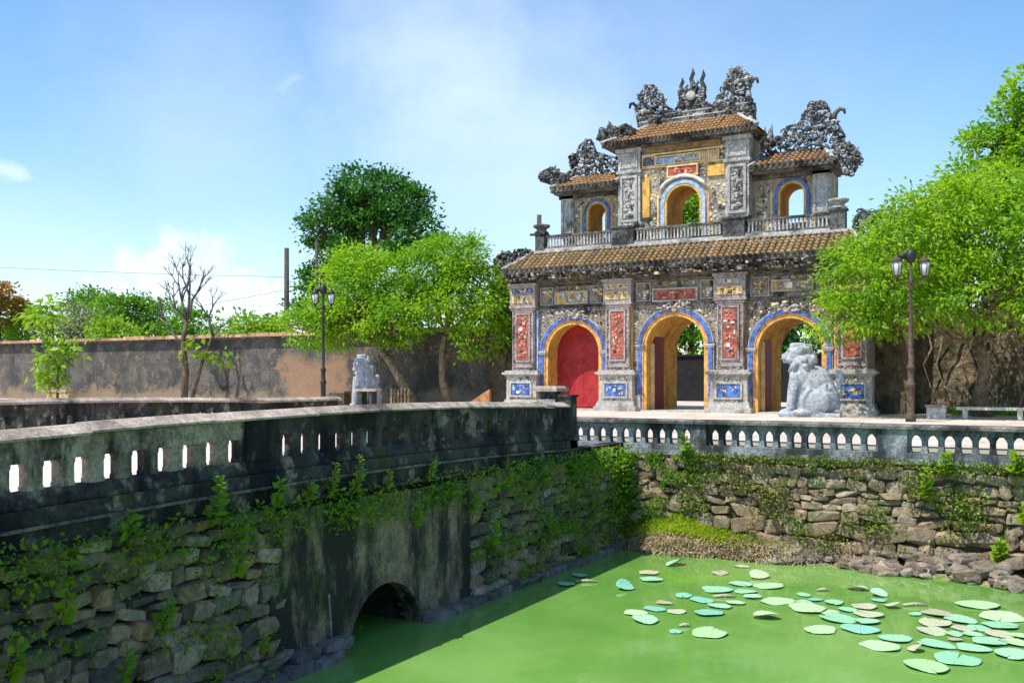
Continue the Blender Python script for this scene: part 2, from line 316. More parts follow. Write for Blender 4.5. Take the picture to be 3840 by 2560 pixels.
L_weed = leaf_mat('weed_leaf', (.10, .28, .012), (.24, .45, .025), (.08, .24, .012), .35)
L_creep = leaf_mat('creeper_leaf', (.06, .18, .012), (.22, .38, .02), (.10, .22, .014), .35)
L_grass = leaf_mat('lit_grass', (.30, .42, .03), (.46, .54, .05), (.24, .38, .025), .45)
L_straw = leaf_mat('dry_root', (.30, .23, .13), (.44, .36, .22), (.24, .18, .1), .2)
# water
M_water, t, b = new_mat('algae_water', .05, .6)
col = mixc(t, step(t, nse(t, .3, 7, .65), .36, .64), (.11, .265, .045), (.175, .345, .08)); t.links.new(col, b.inputs['Base Color'])
bump(t, b, math2('ADD', nse(t, 2.2, 3, .5, stretch=(1, .5, 1)), math2('MULTIPLY', nse(t, 9, 3, .5), .35, t), t), .10, .03)

# ------------------------------------------------------------------ leaf clouds
def leaves(name, P, D, size, ratio, mat, parent=None, off=None, bend=.25):
    P = np.asarray(P, float); D = np.asarray(D, float); n = len(P)
    D = D/np.maximum(np.linalg.norm(D, axis=1, keepdims=True), 1e-6)
    R = rng.normal(size=(n, 3))*.75+np.array([-.1, -.35, 1.0]); Sd = np.cross(D, R); Sd /= np.maximum(np.linalg.norm(Sd, axis=1, keepdims=True), 1e-6)
    Nn = np.cross(Sd, D); L = np.asarray(size).reshape(-1, 1)*np.ones((n, 1)); w = L*ratio*.5
    V = np.empty((n, 4, 3)); V[:, 0] = P; V[:, 1] = P+D*L*.5+Sd*w+Nn*L*bend*.3; V[:, 2] = P+D*L-Nn*L*bend*.4; V[:, 3] = P+D*L*.5-Sd*w+Nn*L*bend*.3
    o = np.array(off if off is not None else (P.mean(0)[0], P.mean(0)[1], P[:, 2].min()))
    me = bpy.data.meshes.new(name); me.vertices.add(4*n); me.vertices.foreach_set('co', (V.reshape(-1, 3)-o).ravel())
    me.loops.add(4*n); me.loops.foreach_set('vertex_index', np.arange(4*n, dtype=np.int32))
    me.polygons.add(n); me.polygons.foreach_set('loop_start', np.arange(0, 4*n, 4, dtype=np.int32))
    me.materials.append(mat); me.update(); me.validate()
    return put(name, me, parent, Vector(o))
def crown_pts(lobes, clumps, per, cr, droop=.3, upb=.15, flat=.55, shell=.62):
    P = []; D = []; vol = np.array([(l[3]*l[4]*l[5])**.6667 for l in lobes]); vol /= vol.sum()
    for l, f in zip(lobes, vol):
        k = max(2, int(clumps*f)); c = np.array(l[:3]); r = np.array(l[3:6])
        U = rng.normal(size=(k, 3)); U[:, 2] = U[:, 2]+upb*1.5; U /= np.linalg.norm(U, axis=1, keepdims=True)
        rad = shell+(1.04-shell)*rng.random((k, 1))**.6
        Cc = c+U*r*rad
        for cc, u in zip(Cc, U):
            m = int(per*rng.uniform(.6, 1.4)); q = rng.normal(size=(m, 3))*cr*rng.uniform(.7, 1.25); q[:, 2] *= flat
            P.append(cc+q); dd = rng.normal(size=(m, 3))*.6+u*.7+q/cr*.4; dd[:, 2] -= droop; D.append(dd)
    return np.concatenate(P), np.concatenate(D)
def limb(mb, a, b, r0, r1, wob=.08, n=6, seg=6, sag=0):
    a = Vector(a); b = Vector(b); P = []; R = []; L = (b-a).length
    for i in range(seg+1):
        f = i/seg; p = a.lerp(b, f)
        if 0 < i < seg: p = p+Vector((random.uniform(-1, 1), random.uniform(-1, 1), random.uniform(-.6, .6)))*wob*L*.5
        p.z += sag*math.sin(PI*f)*L; P.append(p); R.append(r0+(r1-r0)*f)
    mb.tube(P, R, n); return P
def tree(name, label, cat, base, trunk, lobes, clumps, per, cr, leaf, ratio, lmat, bmat, r0, group=None, droop=.3, shell=.62, flat=.55, twigs=8):
    T = thing(name, label, cat, base, group); B = Vector(base); mb = MB()
    pts = [B+Vector(p) for p in trunk]; rr = [r0*(1-.5*i/(len(pts)-1)) for i in range(len(pts))]; rr[0] *= 1.35
    mb.tube(pts, rr, 9); mb.build('trunk', bmat, T); mb = MB()
    L = [(B.x+l[0], B.y+l[1], B.z+l[2], l[3], l[4], l[5]) for l in lobes]
    for l in L:
        c = Vector(l[:3]); st = pts[-1] if c.z > pts[-1].z-.3 else pts[max(1, len(pts)-2)]
        Q = limb(mb, st, c-Vector((0, 0, l[5]*.2)), r0*.45, r0*.2, .12, sag=.05)
        for _ in range(twigs):
            u = Vector((random.gauss(0, 1), random.gauss(0, 1), random.gauss(.3, .7))).normalized()
            e = c+Vector((u.x*l[3], u.y*l[4], u.z*l[5]))*.8
            limb(mb, Q[random.randint(3, len(Q)-1)], e, r0*.16, r0*.04, .12, n=4, seg=4)
    mb.build('limb', bmat, T)
    P, D = crown_pts(L, clumps, per, cr, droop, shell=shell, flat=flat)
    leaves('crown', P, D, leaf*rng.uniform(.7, 1.3, len(P)), ratio, lmat, T)
    return T

# ------------------------------------------------------------------ ground, water
mb = MB(); mb.add([(-600, 18.75, -.05), (600, 18.75, -.05), (600, 900, -.05), (-600, 900, -.05)], [(0, 1, 2, 3)])
struct(mb.build('ground', M_ground))
mb = MB(); mb.add([(-600, -300, -.05), (600, -300, -.05), (600, 1.2, -.05), (-600, 1.2, -.05)], [(0, 1, 2, 3)]); mb.add([(-600, 1.2, -.05), (600, 1.2, -.05), (600, 1.2, -4), (-600, 1.2, -4)], [(0, 1, 2, 3)])
struct(mb.build('near_bank', M_ground))
WZ = -2.25
mb = MB(); mb.add([(-200, 1.0, WZ), (200, 1.0, WZ), (200, 19.5, WZ), (-200, 19.5, WZ)], [(0, 1, 2, 3)]); struct(mb.build('moat_water', M_water))

# ------------------------------------------------------------------ stones
def stone_mesh(name, mat, seed, n=22, p=.45):
    r = random.Random(seed); bm = bmesh.new()
    for _ in range(n):
        v = Vector((r.gauss(0, 1), r.gauss(0, 1), r.gauss(0, 1))).normalized()
        v = Vector([math.copysign(abs(x)**p, x) for x in v]); v = v/max(abs(x) for x in v)*.5*r.uniform(.88, 1.02)
        bm.verts.new(v)
    h = bmesh.ops.convex_hull(bm, input=bm.verts)
    bmesh.ops.delete(bm, geom=[g for g in h['geom_interior'] if isinstance(g, bmesh.types.BMVert)], context='VERTS')
    me = bpy.data.meshes.new(name); bm.to_mesh(me); bm.free(); me.materials.append(mat); return me
ST_dk = [stone_mesh('stone', M_dkstone, i, 40, .62) for i in range(12)]
ST_br = [stone_mesh('stone', M_brstone, 20+i, 40, .62) for i in range(14)]
ST_rk = [stone_mesh('rock', M_rock, 40+i, 30, .7) for i in range(8)]
ST_ft = [stone_mesh('footing_stone', M_foot, 60+i, 24, .3) for i in range(6)]
def lay(parent, meshes, u0, u1, z0, z1, place, wr, hr, name='stone', limit=300, skip=None, tilt=.1):
    z = z0; n = 0; r = random.Random(int(abs(u0)*100)+5)
    rows = []
    while z < z1:
        h = r.uniform(*hr)*(1.45 if z < z0+.6 else 1); rows.append((z, h)); z += h
    for z, h in rows:
        u = u0-r.uniform(0, .1)
        while u < u1:
            w = r.uniform(*wr)*(1.35 if z < z0+.6 else 1); uc = u+w/2; zc = z+h/2+r.uniform(-.02, .02)
            u += w*.97
            if skip and skip(uc, zc): continue
            n += 1
            if n > limit: return
            loc, rz, axis = place(uc, zc); dd = r.uniform(.2, .32)
            hh = h*r.uniform(.8, 1.3)
            if axis == 'y': put(name, r.choice(meshes), parent, loc, (r.uniform(-tilt, tilt)*.6, r.uniform(-tilt, tilt), rz+r.uniform(-.12, .12)), (w*1.02, dd, hh))
            else: put(name, r.choice(meshes), parent, loc, (r.uniform(-tilt, tilt), r.uniform(-tilt, tilt)*.6, rz+r.uniform(-.12, .12)), (dd, w*1.02, hh))

# ------------------------------------------------------------------ bridge
def hump(y): return .105*max(0, 1-((y-10.3)/5.6)**2)
BR = thing('bridge', 'old stone bridge with blackened parapets and a round culvert arch crossing the green moat', 'bridge', (-11.5, 10, WZ))
def sweepY(mb, prof, ys, mi=0):
    n = len(prof); V = []; F = []
    for y in ys:
        for x, z in prof: V.append((x, y, z+hump(y)))
    for i in range(len(ys)-1):
        for k in range(n): F.append((i*n+k, i*n+(k+1) % n, (i+1)*n+(k+1) % n, (i+1)*n+k))
    F.append(tuple(range(n))); F.append(tuple((len(ys)-1)*n+k for k in range(n))); mb.add(V, F, mi)
def ysr(a, b, n=None): n = n or max(2, int((b-a)/.35)); return [a+(b-a)*i/n for i in range(n+1)]
mb = MB(); sweepY(mb, [(-15.3, -.02), (-7.9, -.02), (-7.9, -.25), (-15.3, -.25)], ysr(0.5, 16.2)); sweepY(mb, [(-15.3, -.02), (-9.1, -.02), (-9.1, -.25), (-15.3, -.25)], ysr(16.2, 18.8)); mb.build('deck', M_deck, BR)
mb = MB(); mb.box(-9.1, -7.75, 16.2, 18.7, -.5, -.27); mb.build('corner_fill', M_mortar, BR)
mb = MB()
for xf in (-8.0, -15.1):
    T = lambda u, y, z: (y, u, z)
    mb.archwall(0.5, 18.8, -3.2, -.27, 10.45, .81, -2.33, xf, xf-.25 if xf > -10 else xf+.25, 0, 0, T=T)
mb.build('core_wall', M_mortar, BR)
mb = MB()
P = [(10.45-.81*math.cos(PI*i/16), -2.33+.81*math.sin(PI*i/16)) for i in range(17)]
for a, b in zip(P[:-1], P[1:]): mb.add([(-8.1, a[0], a[1]), (-8.1, b[0], b[1]), (-15, b[0], b[1]), (-15, a[0], a[1])], [(0, 1, 2, 3)])
mb.add([(-15.2, 9, -3), (-15.2, 12, -3), (-15.2, 12, -1), (-15.2, 9, -1)], [(0, 1, 2, 3)])
mb.build('culvert_vault', M_mortar, BR)
mb = MB(); T = lambda u, y, z: (y, u, z)
mb.archwall(8.25, 12.6, -3.2, -.34, 10.45, .81, -2.33, -7.8, -8.15, 0, 0, n=20, T=T); mb.build('plaster_panel', M_plaster, BR)
mb = MB()
for i in range(18):
    a0, a1 = PI*i/18, PI*(i+1)/18
    for (ri, ro) in ((.79, .86),):
        V = []
        for x in (-8.05, -7.793):
            for a, r in ((a0, ri), (a1, ri), (a1, ro), (a0, ro)): V.append((x, 10.45-r*math.cos(a), -2.33+r*math.sin(a)))
        mb.add(V, [(0, 1, 2, 3), (7, 6, 5, 4), (0, 4, 5, 1), (2, 6, 7, 3)])
mb.build('arch_rim', M_plaster, BR)
mb = MB(); mb.tube([(-7.76, 9.22, -1.45), (-7.74, 9.24, -1.9), (-7.72, 9.25, -2.28)], [.012, .014, .012], 6); mb.build('drain_pipe', M_cap, BR)
# mouldings under the parapet
yl = ysr(.5, 16.3, 50)
def strip(x0, x1, z0, z1, mat, name, y0=.5, y1=16.3):
    mb = MB(); sweepY(mb, [(x0, z0), (x1, z0), (x1, z1), (x0, z1)], ysr(y0, y1, 50)); return mb.build(name, mat, BR)
def parapet(name, xo, xi, ys0, ys1, piers, label=None):
    """xo = outer face, xi = inner face"""
    sgn = 1 if xo > xi else -1
    Pp = MB(); sweepY(Pp, [(xi-sgn*.03, .06), (xo+sgn*.035, .06), (xo+sgn*.035, .09), (xo, .2), (xi, .2)], ysr(ys0, ys1, 60))
    par = Pp.build(name, M_black, BR)
    cuts = [ys0]+[v for p in piers for v in p]+[ys1]
    for a, b in zip(cuts[:-1], cuts[1:]):
        mb = MB(); sweepY(mb, [(xi, .452), (xo, .452), (xo, .655), (xi, .655)], ysr(a, b, 10)); mb.build('upper_rail', M_tan if 4.6 < a < 7 else M_black, par)
    y = ys0                                   # coping slabs end to end
    r = random.Random(3)
    while y < ys1-.2:
        L = min(r.uniform(1.5, 2.1), ys1-y); a, b = xo+sgn*.075, xi-sgn*.075; mb = MB(); j = r.uniform(-.008, .008)
        sweepY(mb, [(b-sgn*.06, .662+j), (a, .662+j), (a, .685+j), (a-sgn*.15, .757+j), (b+sgn*.06, .757+j), (b-sgn*.06, .70+j)], ysr(y+.006, y+L-.006, 6)); mb.build('coping_slab', M_cap, par); y += L
    for a, b in piers:
        mb = MB(); sweepY(mb, [(xi-sgn*.02, .2), (xo+sgn*.02, .2), (xo+sgn*.02, .66), (xi-sgn*.02, .66)], ysr(a, b, 4)); mb.build('pier', M_black, par)
    x0, x1 = min(xo, xi)+.005, max(xo, xi)-.005
    bal = MB(); h = .256
    for sg in (1,): bal.prism([(-.08, 0), (.08, 0), (.08, .03), (.069, .05), (.069, h-.05), (.08, h-.03), (.08, h), (-.08, h), (-.08, h-.03), (-.069, h-.05), (-.069, .05), (-.08, .03)], x0, x1, T=lambda u, y, z: (y-(x0+x1)/2, u, z))
    bm_ = bal.mesh('baluster', M_tan); bmk = bal.mesh('baluster', M_black)
    segs = [ys0]+[v for p in piers for v in p]+[ys1]
    for a, b in zip(segs[::2], segs[1::2]):
        k = round((b-a)/.325)
        for i in range(k+1):
            yy = a+(b-a)*i/k; put('baluster', bm_ if 4.6 < a < 7 else bmk, par, ((x0+x1)/2, yy, .198+hump(yy)))
    return par
strip(-8.1, -7.72, -.09, .055, M_black, 'ledge_moulding')
strip(-8.1, -7.69, -.125, -.095, M_edge, 'ledge_light_strip'); strip(-8.1, -7.755, -.30, -.13, M_black, 'base_band', .5, 18.7); strip(-8.1, -7.71, -.345, -.305, M_black, 'lower_ledge', 3.5, 18.7)  # thin M_edge strip added to stand in for light catching the ledge
parapet('parapet', -7.8, -7.945, .6, 16.0, [(4.3, 4.7), (7.85, 8.38), (11.55, 12.05)])
parapet('parapet', -15.33, -15.2, .6, 18.4, [(4.3, 4.7), (7.85, 8.38), (11.55, 12.05), (15.2, 15.7)])
strip(-15.5, -15.18, -.12, .055, M_black, 'ledge_moulding', .5, 18.6)
mb = MB(); mb.box(-7.95, -7.72, 15.98, 16.24, -.6, .86); mb.box(-7.96, -7.69, 15.95, 16.27, .86, .9); mb.build('end_post', M_black, BR)
PL = thing('pedestal', 'small weathered stone pedestal with a flat slab top beside the end of the black parapet', 'pedestal', (-8.25, 16.2, 0))
mb = MB(); mb.box(-8.42, -8.06, 16.0, 16.36, -.02, .82); mb.build('base_block', M_grey, PL)
mb = MB(); mb.box(-8.38, -8.10, 16.04, 16.32, .82, .96); mb.build('neck', M_black, PL)
mb = MB(); mb.box(-8.5, -7.98, 15.92, 16.44, .96, 1.02); mb.box(-8.47, -8.01, 15.95, 16.41, 1.02, 1.06, 0, .03, .03); mb.build('slab', M_cap, PL)
# stones of the bridge face
def plc(u, z): return (-7.93+max(0, (-1.2-z))*.10, u, z), 0, 'x'
lay(BR, ST_dk, 3.9, 8.2, -2.3, -.36, plc, (.16, .44), (.10, .20), limit=290, tilt=.28)
lay(BR, ST_dk, 12.65, 18.5, -2.3, -.36, plc, (.2, .46), (.12, .22), limit=230, tilt=.28)
y = 4.5; r = random.Random(9)
while y < 18:
    w = r.uniform(.3, .6)
    if not 9.5 < y+w/2 < 11.4:
        put('footing_stone', r.choice(ST_ft), BR, (-7.74+r.uniform(-.03, .03), y+w/2, -2.2), (0, r.uniform(-.05, .05), r.uniform(-.05, .05)), (.4, w, .16))
        if y < 9.2: put('footing_stone', r.choice(ST_ft), BR, (-7.80+r.uniform(-.03, .03), y+w/2+.2, -2.07), (0, 0, r.uniform(-.05, .05)), (.34, w*.95, .13))
    y += w

# ------------------------------------------------------------------ moat wall on the right + its parapet
MW = thing('moat_wall', 'rough brown rubble stone wall holding up the far bank of the moat', 'stone wall', (-3, 18.7, WZ))
mb = MB(); mb.box(-9.2, 16, 18.62, 19.1, -3.2, -.245); mb.build('core_wall', M_brmortar, MW)
mb = MB(); mb.box(-9.2, 16, 18.5, 19.15, -.34, -.24); mb.build('top_ledge', M_grey, MW)
lay(MW, ST_br, -8.2, 1.6, -2.05, -.36, lambda u, z: ((u, 18.66-max(0, (-1.1-z))*.12, z), 0, 'y'), (.18, .52), (.11, .24), limit=300, tilt=.3)
MP = thing('moat_parapet', 'grey concrete balustrade with rounded openings along the top of the rubble moat wall', 'parapet', (-3, 18.75, -.24))
mb = MB(); mb.box(-9.2, 16, 18.56, 18.94, -.235, -.135); mb.build('bottom_rail', M_grey, MP)
mb = MB(); mb.box(-9.2, 16, 18.64, 18.86, .175, .288); mb.build('top_rail', M_grey, MP)
x = -9.2; r = random.Random(4)
while x < 16:
    w = r.uniform(1.3, 1.9); mb = MB(); j = r.uniform(-.006, .006); mb.box(x+.006, x+w-.006, 18.5, 19.0, .294+j, .342+j); mb.box(x+.006, x+w-.006, 18.53, 18.97, .342+j, .372+j, 0, .0, .03); mb.build('coping_slab', M_capdk, MP); x += w
bal = MB(); h = .306; pts = []
for i in range(9):
    f = i/8; pts.append((.046+.02*(2*f-1)**2+.04*max(0, f-.78)/.22, h*f))
poly = [(-a, z) for a, z in pts][::-1]; poly = [(a, z) for a, z in pts]+poly
bal.prism(poly, -.09, .09); bmsh = bal.mesh('baluster', M_grey)
piersX = [(-9.2, -8.95), (-6.3, -5.98), (-2.75, -2.25), (1.6, 2.0), (5.5, 5.9)]
for a, b in piersX:
    mb = MB(); mb.box(a, b, 18.56, 18.94, -.133, .29); mb.build('pier', M_grey, MP)
for (a, b), (c_, d_) in zip(piersX[:-1], piersX[1:]):
    k = round((c_-b)/.27)
    for i in range(k+1): put('baluster', bmsh, MP, (b+(c_-b)*i/k, 18.75, -.134))
# left part of the far bank, mostly hidden
LP = thing('left_moat_parapet', 'low dark parapet along the far bank left of the bridge', 'parapet', (-30, 18.75, -.24))
mb = MB(); mb.box(-80, -15.6, 18.6, 18.9, -3, .27); mb.build('wall_body', M_black, LP)
mb = MB(); mb.box(-80, -15.6, 18.5, 19.0, .27, .35); mb.build('coping', M_cap, LP)

# bank at the foot
def bank_y(x): return 18.0+.10*math.sin(x*1.3)-.25*math.exp(-((x+.4)/1.4)**2)+.1*math.sin(x*3.1)
V = []; F = []; xs = np.linspace(-8.4, 6, 90)
for i, x in enumerate(xs):
    yb = bank_y(x)+(0.15 if x < -7.6 else 0)
    hgt = .16+.5*math.exp(-((x+6.6)/1.2)**2)
    for j, (f, zf) in enumerate(((0, -.35), (.12, .02), (.35, .35), (.7, .8), (1, 1))):
        V.append((x, yb+(18.75-yb)*f, WZ+hgt*zf+.06*noise.noise((x*2, j*1.7, 0)) if j else WZ-.4))
for i in range(len(xs)-1):
    for j in range(4): F.append((i*5+j, (i+1)*5+j, (i+1)*5+j+1, i*5+j+1))
mb = MB(); mb.add(V, F, 0, True)
M_earth = weathered('bank_earth', (.27, .21, .14), (.42, .34, .24), 3, dark=(.08, .065, .045), dark_amt=.3, streak=1, fine=26, bmp=1, moss=.25, var=0, bdist=.05, mosscol=(.16, .24, .02))
struct(mb.build('bank', M_earth))
r = random.Random(12)
rk = []
for i in range(170):
    x = r.uniform(-5.0, 1.2) if i < 140 else r.uniform(-8.0, -5.2)
    if i < 95: s_ = r.uniform(.2, .36)*(1.05 if x > -2.2 else .8)
    else: s_ = r.uniform(.1, .24)
    y = bank_y(x)+r.uniform(.0, .8 if i < 95 else .3)
    rk.append((x, y, WZ+.03+(y-bank_y(x))*.45, s_))
for i, (x, y, z, s_) in enumerate(rk):
    put('rock', r.choice(ST_rk), MW, (x, y, z), (r.uniform(-.35, .35), r.uniform(-.35, .35), r.uniform(-.7, .7)), (s_*1.35, s_, s_*.6))

# ------------------------------------------------------------------ gate
G = thing('palace_gate', 'ornate weathered palace gate with three arches, tiled roofs and dragon ornaments', 'gate', (-12.15, 35.6, -.05))
ARC = [(-16.36, 1.15, 2.2), (-12.17, 1.17, 2.38), (-7.97, 1.15, 2.2)]
mb = MB()
for (u0, u1), (c, w, sp) in zip([(-18.95, -14.4), (-14.4, -9.97), (-9.97, -5.35)], ARC):
    mb.archwall(u0, u1, -.05, 6.1, c, w, sp, 34.15, 37.6, 0, 1)
mb.build('lower_wall', [M_gate, M_ochre], G)
for i, (c, w, sp) in enumerate(ARC):
    ro = w+.28
    mb = MB(); mb.ring(c, ro-.15, ro, sp, -.05, 34.0, 34.2); tr = mb.build('arch_surround', M_blue, G)
    mb = MB(); mb.ring(c, ro-.215, ro-.152, sp, -.05, 34.03, 34.2); mb.build('salmon_band', M_orange, tr)
    mb = MB(); mb.ring(c, w-.05, ro-.217, sp, -.05, 34.06, 34.3); mb.build('yellow_band', M_yel, tr)
    mb = MB(); mb.ring(c, ro+.002, ro+.045, sp, -.05, 34.04, 34.2); mb.build('outer_fillet', M_ped, tr)
    for sg in (-1, 1):
        mb = MB(); x = c+sg*(ro-.1); mb.box(x-.19, x+.19, 33.96, 34.25, sp+.0, sp+.07); mb.box(x-.16, x+.16, 33.98, 34.24, sp-.06, sp); mb.build('impost', M_ped, tr)
        mb = MB(); mb.box(x-.02 if sg > 0 else x-.2, x+.2 if sg > 0 else x+.02, 33.97, 34.22, -.05, .55); mb.build('foot_block', M_ped, tr)
    mb = MB()                                              # carved keystone with scrolls
    rr = random.Random(i+3); zt = sp+ro
    for k in range(34):
        a = rr.gauss(0, .3); mb.ell((c+a*1.2, 33.98+rr.uniform(-.03, .08), zt+.04+rr.uniform(-.16, .2)*(1-abs(a))), (rr.uniform(.05, .12), .06, rr.uniform(.035, .09)), 6, 4, rr.choice([0, 0, 1, 2]))
    for sg in (-1, 1):
        for k in range(3):
            a0 = PI*.12; P = [(c+sg*(.2+.18*k+.1*math.cos(q)), 34.0, zt+.06-.07*k+.07*math.sin(q)) for q in np.linspace(0, 5, 8)]; mb.tube(P, .03, 5, 0)
    mb.build('keystone_relief', [M_ped, M_orn, M_cream], tr)
# doors
c, w, sp = ARC[0]
P = [(c-w+.01, -.03)]+[(c-(w-.01)*math.cos(PI*i/16), sp+(w-.01)*math.sin(PI*i/16)) for i in range(17)]+[(c+w-.01, -.03)]
mb = MB(); mb.prism([p for p in P if p[0] <= c+.001]+[(c-.006, -.03)], 35.0, 35.09); D = mb.build('door_leaf', M_door, G)
mb = MB(); mb.prism([(c+.006, -.03)]+[p for p in P if p[0] > c+.001 or abs(p[0]-c) < .001], 35.0, 35.09); D2 = mb.build('door_leaf', M_door, G)
for z in (.1, 1.72, 2.82):
    ww = w-.03 if z < sp else math.sqrt(max(.01, (w-.03)**2-(z-sp)**2))
    mb = MB(); mb.box(c-ww, c-.012, 34.965, 35.0, z-.05, z+.05); mb.build('door_rail', M_door, D)
    mb = MB(); mb.box(c+.012, c+ww, 34.965, 35.0, z-.05, z+.05); mb.build('door_rail', M_door, D2)
for i in (1, 2):
    c, w, sp = ARC[i]; mb = MB(); mb.box(c-w+.01, c-w+.08, 34.85, 35.85, 0, 3.0 if i == 1 else 2.6); dl = mb.build('door_leaf', M_doordk, G); dl['label'] = 'dark red leaf folded back'
    mb = MB(); mb.box(c-w+.01, c-w+.13, 34.6, 34.72, -.05, 2.5); mb.build('door_jamb', M_cream, G)
# floor slabs and threshold
mb = MB(); mb.box(-19, -5.3, 33.95, 37.6, -.05, -.01); mb.build('threshold', M_ped, G)
# pillars
def frame(mb, x0, x1, z0, z1, y, t=.05, d=.04, mi=0):
    mb.box(x0, x1, y-d, y, z0, z0+t, mi); mb.box(x0, x1, y-d, y, z1-t, z1, mi); mb.box(x0, x0+t, y-d, y, z0+t, z1-t, mi); mb.box(x1-t, x1, y-d, y, z0+t, z1-t, mi)
def relief(mb, x0, x1, z0, z1, y, n, sizes, mis, seed=0, flatp=.6, d=(.015, .045)):
    r = random.Random(seed)
    for _ in range(n):
        a = r.uniform(*sizes); b = r.uniform(*sizes)*r.choice([.35, .6, 1]);
        if r.random() < .35: a, b = b, a
        a = min(a, (x1-x0)/2-.005); b = min(b, (z1-z0)/2-.005)
        x = r.uniform(x0+a, x1-a); z = r.uniform(z0+b, z1-b); dd = r.uniform(*d)
        if r.random() < flatp: mb.box(x-a, x+a, y-dd, y+.03, z-b, z+b, r.choice(mis))
        else: mb.ell((x, y, z), (a, dd*1.3, b), 6, 4, r.choice(mis), sm=False)
MREL = [M_ped, M_orn, M_cream, M_red, M_blue, M_pink, M_mould, M_white, M_brown, M_yel, M_orange, M_lblue]
for i, xc in enumerate((-18.5, -14.4, -10.03, -5.85)):
    mb = MB(); mb.box(xc-.5, xc+.5, 33.9, 34.2, 1.5, 3.9); P = mb.build('pillar', M_pink, G)
    mb = MB(); mb.box(xc-.85, xc+.85, 33.55, 34.3, -.05, .12); mb.box(xc-.8, xc+.8, 33.6, 34.3, .12, .27, 0, .05, .02); mb.box(xc-.74, xc+.74, 33.68, 34.3, .27, .34); mb.build('pillar_base', M_ped, P)
    mb = MB(); mb.box(xc-.68, xc+.68, 33.72, 34.25, .34, 1.28, 0, .02, 0); mb.box(xc-.73, xc+.73, 33.68, 34.26, 1.28, 1.34); mb.box(xc-.82, xc+.82, 33.6, 34.28, 1.34, 1.43); mb.box(xc-.74, xc+.74, 33.7, 34.26, 1.43, 1.5); mb.build('pedestal', M_ped, P)
    mb = MB(); mb.box(xc-.40, xc+.40, 33.69, 33.73, .52, .98); mb.build('blue_panel', M_blue, P)
    mb = MB(); frame(mb, xc-.5, xc+.5, .44, 1.06, 33.72, .07, .06); mb.build('panel_frame', M_ped, P)
    mb = MB(); relief(mb, xc-.36, xc+.36, .56, .94, 33.69, 16, (.02, .07), [0, 7, 9, 11, 6], i); relief(mb, xc-.6, xc+.6, 1.1, 1.26, 33.72, 22, (.015, .05), [6, 8, 2, 0], i+9); relief(mb, xc-.66, xc+.66, .35, .44, 33.72, 14, (.02, .05), [0, 6, 8], i+19); stuff(mb.build('pedestal_relief', MREL, P))
    mb = MB(); mb.box(xc-.25, xc+.25, 33.87, 33.92, 1.95, 3.72); mb.build('red_panel', M_red, P)
    mb = MB(); frame(mb, xc-.33, xc+.33, 1.85, 3.8, 33.9, .06, .055); frame(mb, xc-.47, xc+.47, 1.62, 3.87, 33.9, .045, .04); mb.build('panel_frame', M_pink, P)
    mb = MB(); relief(mb, xc-.23, xc+.23, 2.0, 3.68, 33.87, 46, (.02, .075), [5, 0, 6, 3, 8, 7, 10], i+30); relief(mb, xc-.45, xc-.34, 1.66, 3.84, 33.9, 34, (.012, .05), [6, 0, 5, 8], i+40); relief(mb, xc+.34, xc+.45, 1.66, 3.84, 33.9, 34, (.012, .05), [6, 0, 5, 8], i+50); relief(mb, xc-.44, xc+.44, 1.53, 1.62, 33.9, 16, (.015, .05), [6, 0, 8], i+60); stuff(mb.build('panel_relief', MREL, P))
    mb = MB(); mb.box(xc-.54, xc+.54, 33.84, 34.2, 3.9, 4.0); mb.box(xc-.6, xc+.6, 33.8, 34.2, 4.0, 4.1); mb.box(xc-.57, xc+.57, 33.84, 34.2, 4.1, 4.88); mb.box(xc-.63, xc+.63, 33.78, 34.2, 4.88, 4.98); mb.build('capital', M_pink, P)
    mb = MB(); mb.box(xc-.46, xc+.46, 33.815, 33.845, 4.2, 4.5, 2); mb.box(xc-.46, xc+.46, 33.815, 33.845, 4.6, 4.78, [4, 2, 0, 8][i]); relief(mb, xc-.44, xc+.44, 4.2, 4.5, 33.81, 20, (.02, .08), [8, 0, 9, 6], i+70); relief(mb, xc-.44, xc+.44, 4.6, 4.78, 33.81, 14, (.02, .08), [0, 6, 2], i+75); stuff(mb.build('capital_relief', MREL, P))
